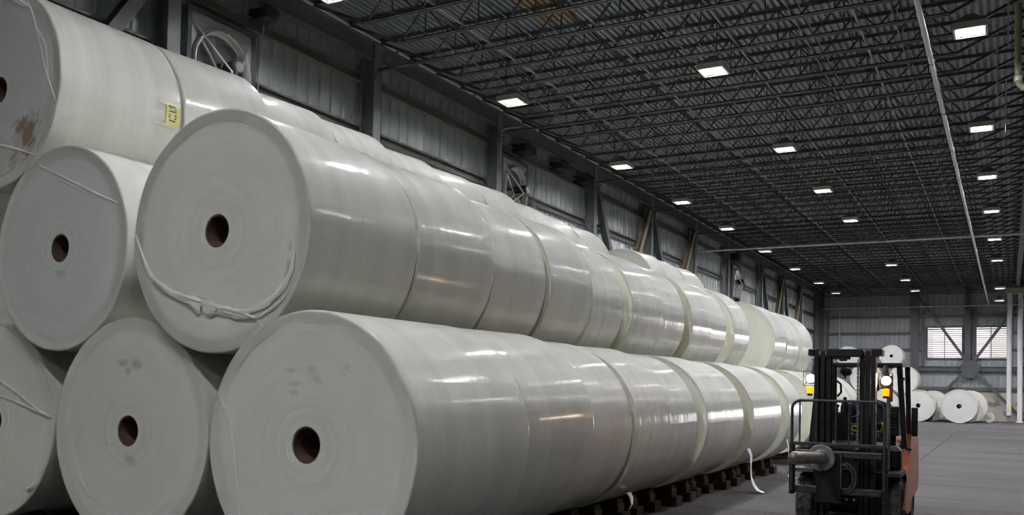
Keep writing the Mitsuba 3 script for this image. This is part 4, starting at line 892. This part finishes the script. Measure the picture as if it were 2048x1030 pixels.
rm = obj('roll_ram', lathe([(0.0, 0.064), (-0.5, 0.064), (-1.30, 0.067), (-1.385, 0.066), (-1.44, 0.055), (-1.475, 0.033), (-1.485, 0.0)], (RX, 10.5, RZ), (0.0, 1.0, -0.065), 32), 'worn_metal', fk, 50)
part_label(rm, 'scuffed steel ram with a rounded tip')
obj('flange', lathe([(0.0, 0.05), (0.0, 0.135), (-0.008, 0.148), (-0.03, 0.150), (-0.042, 0.142), (-0.042, 0.05)], (RX, 10.54, RZ), (0, 1, 0), 40), 'grey_metal', rm, 30)
obj('weld_collar', lathe([(0.0, 0.098), (-0.012, 0.092), (-0.024, 0.078), (-0.03, 0.07)], (RX, 10.50, RZ), (0, 1, 0), 32), 'grey_metal', rm, 30)
obj('bracket_bar', bar((RX - 0.28, 10.6, 0.865), (RX - 0.02, 10.6, 0.86), 0.03, 0.02), 'grey_metal', fk, False)
for q, (r_, dx) in enumerate(((0.17, 0.0), (0.135, -0.005))):
    a = np.linspace(-1.45, 1.5, 18)
    hz = [(FX + 0.06 - 0.1, 10.69, 0.735 - r_)] + [(FX + 0.06 + dx + 0.13 * (r_ / 0.17) * math.cos(t), 10.66 - 0.03 * math.cos(t), 0.735 + r_ * math.sin(t)) for t in a] + [(FX + 0.06 - 0.1, 10.69, 0.735 + r_ + 0.005)]
    obj('hydraulic_hose', tube(hz, 0.011, 8), 'rubber', fk, 40)
part_label(obj('hose_coupling', cat(cyl((FX - 0.02, 10.67, 0.885), (FX + 0.07, 10.67, 0.885), 0.012, 10), cyl((FX + 0.07, 10.67, 0.885), (FX + 0.09, 10.67, 0.885), 0.016, 6)), 'chrome', fk), 'bright hose coupling')
obj('valve_block', bbox(FX - 0.02, FX + 0.11, 10.74, 10.84, 0.60, 0.83, 0.01), BP, fk, False)
for xx in (FX + 0.09, FX + 0.17): obj('bolt_head', cyl((xx, 10.655, 0.50), (xx, 10.64, 0.50), 0.013, 6), 'worn_metal', fk)
obj('tilt_hose_tray', bbox(FX - 0.16, FX + 0.2, 11.0, 11.1, 0.1, 0.3, 0.01), BP, fk, False)
# chassis and body
XS0, XS1 = FX - 0.50, FX + 0.53
obj('frame_body', bbox(FX - 0.40, FX + 0.40, 11.25, 13.15, 0.18, 0.62, 0.02), 'black_paint', fk, False)
side = [(11.72, 0.30), (11.98, 0.22), (12.40, 0.22), (12.55, 0.36), (13.45, 0.40), (13.55, 0.60), (13.50, 1.02), (13.30, 1.14), (12.45, 1.18), (12.30, 1.02), (12.12, 0.80), (11.95, 0.70), (11.80, 0.60)]
for s in (-1, 1):
    a = FX + s * 0.50; b = a + s * 0.10
    M_ = prism(side, 0, *sorted((a, b)))
    obj('side_panel', M_, 'orange', fk, False)
    fen = [(11.10, 0.74), (11.12, 0.78), (11.75, 0.78), (11.88, 0.68), (11.98, 0.45), (11.95, 0.43), (11.84, 0.64), (11.72, 0.735), (11.12, 0.735)]
    obj('fender', prism(fen, 0, *sorted((FX + s * 0.34, FX + s * 0.60))), 'black_paint', fk, False)
    obj('cowl', bbox(*sorted((FX + s * 0.32, FX + s * 0.56)), 11.55, 11.85, 0.76, 1.06, 0.05), 'black_paint', fk, False)
    obj('step', bbox(*sorted((FX + s * 0.50, FX + s * 0.60)), 11.8, 12.15, 0.38, 0.42, 0.008), 'grey_metal', fk, False)
obj('counterweight', Manifold.batch_hull([Manifold.sphere(0.10, 20).translate([FX + sx * 0.50, yy, zz]) for sx in (-1, 1) for yy, zz in ((13.0, 0.42), (13.0, 1.0), (13.45, 0.45), (13.50, 0.95))]), 'orange', fk, 40)
obj('hood', Manifold.batch_hull([Manifold.sphere(0.05, 16).translate([FX + sx * 0.40, yy, zz]) for sx in (-1, 1) for yy, zz in ((12.30, 0.55), (12.30, 0.92), (13.25, 0.55), (13.25, 1.05))]), 'black_paint', fk, 40)
obj('dashboard', Manifold.batch_hull([Manifold.sphere(0.03, 16).translate([FX + sx * 0.36, yy, zz]) for sx in (-1, 1) for yy, zz in ((11.40, 0.6), (11.40, 1.02), (11.55, 1.08), (11.62, 0.6))]), 'black_paint', fk, 40)
obj('floor_plate', bbox(FX - 0.45, FX + 0.45, 11.6, 12.35, 0.56, 0.60, 0.01), 'black_paint', fk, False)
for s in (-1, 1):
    for front in (1, 0):
        r_, w_, yy, xo = (0.345, 0.20, 11.52, 0.485) if front else (0.27, 0.15, 13.0, 0.50)
        cx_ = FX + s * xo
        h = w_ / 2
        t_ = obj('tyre', lathe([(-h * 0.7, r_ * 0.58), (-h * 0.95, r_ * 0.68), (-h, r_ * 0.82), (-h * 0.92, r_ * 0.95), (-h * 0.72, r_), (-h * 0.2, r_), (-h * 0.15, r_ * 0.975), (h * 0.15, r_ * 0.975), (h * 0.2, r_), (h * 0.72, r_), (h * 0.92, r_ * 0.95), (h, r_ * 0.82), (h * 0.95, r_ * 0.68), (h * 0.7, r_ * 0.58)], (cx_, yy, r_), (1, 0, 0), 48), 'rubber', fk, 35)
        obj('rim', lathe([(-h * 0.72, r_ * 0.60), (-h * 0.55, r_ * 0.50), (-h * 0.2, r_ * 0.42), (-h * 0.2, r_ * 0.16), (-h * 0.5, r_ * 0.12), (-h * 0.5, 0.0), (h * 0.5, 0.0), (h * 0.5, r_ * 0.12), (h * 0.2, r_ * 0.16), (h * 0.2, r_ * 0.42), (h * 0.55, r_ * 0.50), (h * 0.72, r_ * 0.60)], (cx_, yy, r_), (1, 0, 0), 36), 'grey_metal', t_, 30)
        if front:
            for j in range(18):
                a = j * 2 * np.pi / 18
                c_ = np.array([cx_, yy + (r_ + 0.002) * math.cos(a), r_ + (r_ + 0.002) * math.sin(a)])
                d_ = np.array([0, -math.sin(a), math.cos(a)])
                for e in (-1, 1):
                    p0 = c_ + np.array([e * h * 0.15, 0, 0]); p1 = c_ + np.array([e * h * 0.78, 0, 0]) + d_ * 0.05
                    obj('tread_block', bar(p0, p1, 0.05, 0.016, (0, math.cos(a), math.sin(a))), 'rubber', t_, False)
# overhead guard
GZ = 2.03
for s in (-1, 1):
    x1 = FX + s * 0.575; x0 = FX + s * 0.60
    if s < 0: x1, x0 = FX - 0.235 - 0.0, FX - 0.235
    obj('guard_post', bar((FX + (0.545 if s > 0 else -0.36), 11.48, 2.03), (FX + (0.60 if s > 0 else -0.47), 11.58, 1.05), 0.06, 0.05, (0, 1, 0)), BP, fk, False)
    obj('guard_post', bar((FX + s * 0.50, 12.95, 2.08), (FX + s * 0.50, 13.25, 1.05), 0.06, 0.05, (0, 1, 0)), BP, fk, False)
    obj('guard_rail', bar((FX + (0.545 if s > 0 else -0.36), 11.46, GZ), (FX + s * 0.50, 12.98, 2.08), 0.05, 0.05), BP, fk, False)
obj('guard_front_beam', bbox(FX - 0.38, FX + 0.575, 11.44, 11.50, 2.005, 2.06, 0.012), BP, fk, False)
obj('guard_rear_beam', bbox(FX - 0.53, FX + 0.53, 12.94, 13.0, 2.06, 2.10, 0.01), BP, fk, False)
for j in range(5): obj('guard_slat', bar((FX - 0.38 + 0.19 * j, 11.5, GZ + 0.01), (FX - 0.38 + 0.19 * j, 12.95, 2.08), 0.03, 0.03), BP, fk, False)
obj('inner_post', bar((FX - 0.207, 11.6, 2.02), (FX - 0.212, 11.62, 1.0), 0.055, 0.05, (0, 1, 0)), BP, fk, False)
obj('front_tube', tube([(FX + 0.447, 11.3, 0.80), (FX + 0.447, 11.3, 1.60), (FX + 0.455, 11.32, 1.68)], 0.022, 12), 'grey_metal', fk)
obj('grab_handle', tube([(FX - 0.19, 11.68, 1.84), (FX - 0.145, 11.68, 1.80), (FX - 0.14, 11.68, 1.70), (FX - 0.185, 11.68, 1.645)], 0.013, 8), BP, fk)
# lamps
for s, (lx, ly, lz) in ((-1, (FX - 0.392, 11.06, 1.857)), (1, (FX + 0.424, 11.26, 1.845))):
    L_ = obj('headlamp', lathe([(0.0, 0.056), (0.0, 0.064), (0.03, 0.066), (0.07, 0.050), (0.09, 0.022), (0.09, 0.0)], (lx, ly, lz), (0, 1, 0), 28), BP, fk, 30)
    ang = np.linspace(0, 2 * np.pi, 25)[:-1]
    V = np.vstack([[(lx, ly - 0.012, lz)], [(lx + 0.035 * math.cos(a), ly - 0.008, lz + 0.035 * math.sin(a)) for a in ang], [(lx + 0.055 * math.cos(a), ly + 0.002, lz + 0.055 * math.sin(a)) for a in ang]])
    F = [[0, 1 + j, 1 + (j + 1) % 24] for j in range(24)]
    F = np.vstack([F, quads([[1 + j, 25 + j, 25 + (j + 1) % 24, 1 + (j + 1) % 24] for j in range(24)])])
    nn = np.cross(V[F[0][1]] - V[F[0][0]], V[F[0][2]] - V[F[0][0]])
    if nn[1] > 0: F = F[:, ::-1]
    ld = mikit.ply((V, F), 'lamp_off', False); ld['emitter'] = {'type': 'area', 'radiance': {'type': 'rgb', 'value': [HEAD, HEAD * 0.62, HEAD * 0.38]}}
    part_label(obj('lens', ld, None, L_), 'glowing warm lens')
    cage = [(lx + q * 0.075, ly - 0.03, lz + r * 0.085) for q, r in ((-1, -1), (1, -1), (1, 1), (-1, 1))]
    obj('lamp_cage', cat(*[cyl(cage[j], cage[(j + 1) % 4], 0.004, 6) for j in range(4)], *[cyl(c_, (lx + np.sign(c_[0] - lx) * 0.05, ly + 0.03, lz + np.sign(c_[2] - lz) * 0.05), 0.004, 6) for c_ in cage]), BP, L_)
    obj('bracket', cat(bar((lx, ly + 0.09, lz), (lx - s * 0.02, ly + 0.14, lz + 0.16), 0.03, 0.02), bar((lx - s * 0.02, ly + 0.14, lz + 0.16), (lx - s * 0.02, ly + 0.22, GZ), 0.03, 0.02)), BP, L_, False)
    bz = lz - 0.085 - 0.05
    dd = mikit.ply(lathe([(0.0, 0.0), (0.0, 0.036), (0.045, 0.042), (0.078, 0.042), (0.085, 0.03), (0.088, 0.0)], (lx - 0.005, ly, bz - 0.045), (0, 0, 1), 28), 'amber', 30)
    dd['emitter'] = {'type': 'area', 'radiance': {'type': 'rgb', 'value': [AMB, AMB * 0.27, AMB * 0.008]}}
    bk = obj('beacon', dd, None, fk); part_label(bk, 'glowing amber turn lamp')
    obj('base', cyl((lx - 0.005, ly, bz - 0.07), (lx - 0.005, ly, bz - 0.046), 0.03, 16), BP, bk)
obj('reflector_panel', bbox(FX + 0.43, FX + 0.49, 11.30, 11.34, 1.60, 1.90, 0.006), 'mast_red', fk, False)
obj('bagged_wire', hullm(((FX + 0.40, 11.40, 2.0), 0.03), ((FX + 0.41, 11.36, 1.93), 0.026), ((FX + 0.43, 11.34, 1.90), 0.02)), 'worn_black', fk, 40)
# small fan and its grille, gauge, levers
fn = obj('cab_fan', hullm(((FX - 0.13, 11.90, 1.965), 0.06), ((FX - 0.10, 11.97, 1.955), 0.045)), BP, fk, 40)
obj('grille', cat(*[tube([(FX - 0.15 + r_ * math.cos(a) * 0.6, 11.84, 1.95 + r_ * math.sin(a)) for a in np.linspace(0, 2 * np.pi, 20)[:-1]], 0.004, 6, closed=True) for r_ in (0.03, 0.055, 0.08)]), BP, fn)
obj('stem', cyl((FX - 0.13, 11.92, 1.87), (FX - 0.13, 11.92, 2.03), 0.012, 8), BP, fn)
obj('extinguisher', lathe([(0, 0.0), (0, 0.05), (0.32, 0.05), (0.37, 0.035), (0.40, 0.02), (0.44, 0.02), (0.44, 0.0)], (FX - 0.10, 11.72, 1.20), (0, 0, 1), 20), BP, fk, 40)
obj('control_pod', bbox(FX - 0.26, FX - 0.02, 11.62, 11.72, 1.0, 1.45, 0.02), BP, fk, False)
for j in range(4): obj('lever', cat(cyl((FX - 0.24 + 0.06 * j, 11.66, 1.35), (FX - 0.24 + 0.06 * j, 11.70, 1.52), 0.008, 8), sphere((FX - 0.24 + 0.06 * j, 11.70, 1.53), 0.02, 1)), BP, fk)
sw = obj('steering_wheel', tube([(FX + 0.05 + 0.17 * math.cos(a), 11.92 + 0.12 * math.sin(a), 1.30 + 0.10 * math.sin(a)) for a in np.linspace(0, 2 * np.pi, 33)[:-1]], 0.014, 8, closed=True), BP, fk, 40)
obj('column', cat(cyl((FX + 0.05, 11.92, 1.29), (FX + 0.05, 11.62, 0.95), 0.03, 12), bar((FX - 0.11, 11.92, 1.30), (FX + 0.21, 11.92, 1.30), 0.03, 0.015)), BP, sw)
seat = obj('seat', Manifold.batch_hull([Manifold.sphere(0.05, 16).translate([FX + 0.08 + sx * 0.20, yy, zz]) for sx in (-1, 1) for yy, zz in ((12.25, 1.0), (12.70, 0.98), (12.70, 0.92), (12.25, 0.92))]), 'seat_vinyl', fk, 40)
obj('backrest', Manifold.batch_hull([Manifold.sphere(0.05, 16).translate([FX + 0.08 + sx * 0.19, yy, zz]) for sx in (-1, 1) for yy, zz in ((12.74, 1.0), (12.86, 1.42), (12.92, 1.38), (12.82, 1.0))]), 'seat_vinyl', seat, 40)
obj('battery_box', bbox(FX + 0.30, FX + 0.47, 12.22, 12.5, 1.16, 1.53, 0.012), BP, fk, False)
obj('box_post', bbox(FX + 0.34, FX + 0.42, 12.32, 12.42, 0.90, 1.17, 0.01), BP, fk, False)
for j in range(6): obj('vent_slat', bbox(FX + 0.33, FX + 0.44, 12.205, 12.225, 1.26 + 0.035 * j, 1.275 + 0.035 * j, 0.003), 'worn_black', fk, False)
obj('mirror_plate', bbox(FX + 0.585, FX + 0.66, 12.55, 12.60, 1.15, 1.52, 0.01), BP, fk, False)
obj('side_mirror_arm', cyl((FX + 0.56, 11.9, 1.06), (FX + 0.64, 11.85, 1.02), 0.02, 10), BP, fk)

# ------------------------------------------------------------------ the driver
def limb(*js): return [hullm(a, b, n=18) for a, b in zip(js[:-1], js[1:])]
PX, PY = FX + 0.10, 12.52
J = {'pel': (PX, PY, 1.10), 'chest': (PX, PY - 0.02, 1.42), 'neck': (PX + 0.02, PY - 0.03, 1.60)}
parts = [hullm(((PX - 0.10, PY, 1.12), 0.13), ((PX + 0.10, PY, 1.12), 0.13), ((PX - 0.11, PY, 1.34), 0.125), ((PX + 0.11, PY, 1.34), 0.125)),
         hullm(((PX - 0.11, PY, 1.34), 0.125), ((PX + 0.11, PY, 1.34), 0.125), ((PX - 0.15, PY, 1.50), 0.085), ((PX + 0.15, PY, 1.50), 0.085)),
         hullm(((PX - 0.15, PY, 1.50), 0.085), ((PX + 0.15, PY, 1.50), 0.085), ((PX, PY - 0.01, 1.58), 0.06))]
for s in (-1, 1):
    hip = (PX + s * 0.10, PY - 0.05, 1.08); knee = (PX + s * 0.14, PY - 0.50, 1.10); ank = (PX + s * 0.13, PY - 0.62, 0.70)
    parts += limb((hip, 0.10), (knee, 0.072), (ank, 0.052)) + [hullm(((ank[0], ank[1], 0.66), 0.05), ((ank[0], ank[1] - 0.17, 0.64), 0.04))]
    sh = (PX + s * 0.20, PY - 0.0, 1.50)
    el = (PX + s * 0.27, PY - 0.18, 1.26); wr_ = (PX + s * 0.14 - 0.06, PY - 0.46, 1.29)
    parts += limb((sh, 0.072), (el, 0.056), (wr_, 0.044))
def smooth_body(ms, edge=0.025, it=12):
    M = ms[0]
    for m in ms[1:]: M = M + m
    q = M.refine_to_length(edge).to_mesh()
    t = trimesh.Trimesh(np.array(q.vert_properties[:, :3], float), np.array(q.tri_verts, int), process=True)
    trimesh.smoothing.filter_taubin(t, iterations=it)
    return t
pn = thing('person', 'driver in navy jacket with yellow-green bands and yellow hard hat, seated in the forklift', 'person')
hc = np.array([PX + 0.02, PY - 0.06, 1.76])
headm = [Manifold.sphere(0.088, 28).scale([0.88, 1.05, 1.28]).translate(hc.tolist()), hullm(((hc[0], hc[1] - 0.055, hc[2] - 0.075), 0.035), ((hc[0], hc[1] - 0.01, hc[2] - 0.03), 0.06)),
         hullm(((hc[0], hc[1] - 0.095, hc[2] + 0.005), 0.010), ((hc[0], hc[1] - 0.112, hc[2] - 0.025), 0.014)), hullm(((hc[0], hc[1] + 0.01, hc[2] - 0.06), 0.052), ((PX + 0.01, PY - 0.02, 1.58), 0.055))]
for s in (-1, 1): headm.append(Manifold.sphere(0.026, 12).scale([0.45, 0.8, 1.2]).translate([hc[0] + s * 0.080, hc[1] + 0.01, hc[2] - 0.005]))
def hand(w, sx, d):
    w = np.array(w, float); ms = []
    d = np.array(d, float) / np.linalg.norm(d); up = np.array([0, 0, 1.0]); sd = np.cross(d, up); sd /= np.linalg.norm(sd)
    ms.append(hullm(*[((w + d * a + sd * b).tolist(), 0.016) for a in (0.0, 0.075) for b in (-0.028, 0.028)], n=14))
    for j, (b, L) in enumerate(((-0.032, 0.058), (-0.011, 0.068), (0.011, 0.064), (0.032, 0.05))):
        p0 = w + d * 0.075 + sd * b; p1 = p0 + d * L * 0.5 - up * 0.012; p2 = p1 + d * L * 0.2 - up * L * 0.5; p3 = p2 - d * L * 0.15 - up * L * 0.25
        ms += [hullm((p0.tolist(), 0.0095), (p1.tolist(), 0.009), n=12), hullm((p1.tolist(), 0.009), (p2.tolist(), 0.0085), n=12), hullm((p2.tolist(), 0.0085), (p3.tolist(), 0.008), n=12)]
    p0 = w + d * 0.02 - sd * sx * 0.03; p1 = p0 + d * 0.035 - sd * sx * 0.022 - up * 0.01; p2 = p1 + d * 0.03 - up * 0.022
    ms += [hullm((p0.tolist(), 0.013), (p1.tolist(), 0.0105), n=12), hullm((p1.tolist(), 0.0105), (p2.tolist(), 0.009), n=12)]
    return smooth_body(ms, 0.006, 6)
obj('body', smooth_body(parts + [hullm(((PX + 0.01, PY - 0.02, 1.54), 0.062), ((hc[0], hc[1] + 0.01, hc[2] - 0.12), 0.055))], 0.03, 10), 'navy', pn, True)
obj('head', smooth_body(headm, 0.012, 8), 'skin', pn, True)
for s in (-1, 1):
    obj('eye', sphere((hc[0] + s * 0.030, hc[1] - 0.080, hc[2] + 0.008), 0.0095, 2), 'badge', pn, True); obj('iris', sphere((hc[0] + s * 0.030, hc[1] - 0.0875, hc[2] + 0.008), (0.0045, 0.0025, 0.0045), 1), 'seat_vinyl', pn, True); obj('eyebrow', bbox(hc[0] + s * 0.030 - 0.014, hc[0] + s * 0.030 + 0.014, hc[1] - 0.094, hc[1] - 0.082, hc[2] + 0.022, hc[2] + 0.027, 0.001), 'timber', pn, False)
    obj('hand', hand((PX + s * 0.14 - 0.06, PY - 0.48, 1.295), s, (-s * 0.25, -1, 0.05)), 'glove', pn, True)
obj('hard_hat', lathe([(-0.005, 0.098), (-0.005, 0.125), (0.006, 0.128), (0.012, 0.108), (0.05, 0.104), (0.09, 0.085), (0.115, 0.05), (0.124, 0.0)], (hc[0], hc[1], hc[2] + 0.045), (0, 0, 1), 36), 'helmet', pn, 40)
obj('mouth', bbox(hc[0] - 0.021, hc[0] + 0.021, hc[1] - 0.094, hc[1] - 0.080, hc[2] - 0.062, hc[2] - 0.053, 0.002), 'mast_red', pn, False)
obj('hair', lathe([(-0.03, 0.0885), (0.0, 0.0905), (0.05, 0.093)], (hc[0], hc[1] + 0.012, hc[2]), (0, 0, 1), 32), 'timber', pn, 40)
obj('hat_peak', bbox(hc[0] - 0.07, hc[0] + 0.07, hc[1] - 0.165, hc[1] - 0.09, hc[2] + 0.04, hc[2] + 0.052, 0.005), 'helmet', pn, False)
obj('collar', lathe([(0, 0.085), (0.05, 0.078), (0.06, 0.07), (0.05, 0.066), (0, 0.07)], (PX + 0.01, PY - 0.02, 1.565), (0, 0, 1), 24), 'navy', pn, 40)
def band(c, axis, r0, r1, w):
    d, a, b = frame_of(axis); ang = np.linspace(0, 2 * np.pi, 33)[:-1]; c = np.array(c, float)
    return lathe([(-w / 2, r0), (w / 2, r0)], c, axis, 28)
def torso_band(z, w=0.05):
    V = []
    for zz in (z - w / 2, z + w / 2):
        for a in np.linspace(0, 2 * np.pi, 41)[:-1]:
            e = (abs(math.cos(a)) ** 0.8) * np.sign(math.cos(a))
            V.append((PX + 0.243 * e, PY + 0.136 * np.sign(math.sin(a)) * abs(math.sin(a)) ** 0.8, zz))
    return np.array(V), quads([[j, (j + 1) % 40, 40 + (j + 1) % 40, 40 + j] for j in range(40)])
for z in (1.185, 1.275): part_label(obj('reflective_band', torso_band(z), 'hi_vis', pn, True), 'yellow-green reflective band')
for s in (-1, 1):
    el = np.array((PX + s * 0.27, PY - 0.18, 1.26)); wr_ = np.array((PX + s * 0.14 - 0.06, PY - 0.46, 1.29)); c_ = el + (wr_ - el) * 0.62
    part_label(obj('reflective_band', band(c_, wr_ - el, 0.054, 0.054, 0.05), 'hi_vis', pn, True), 'yellow-green reflective band')
    kn_ = np.array((PX + s * 0.14, PY - 0.50, 1.10)); ak = np.array((PX + s * 0.13, PY - 0.62, 0.70))
    part_label(obj('reflective_band', band(kn_ + (ak - kn_) * 0.35, ak - kn_, 0.07, 0.07, 0.05), 'hi_vis', pn, True), 'yellow-green reflective band')
obj('chest_badge', bbox(PX - 0.13, PX - 0.07, PY - 0.150, PY - 0.130, 1.42, 1.445, 0.003), 'badge', pn, False)
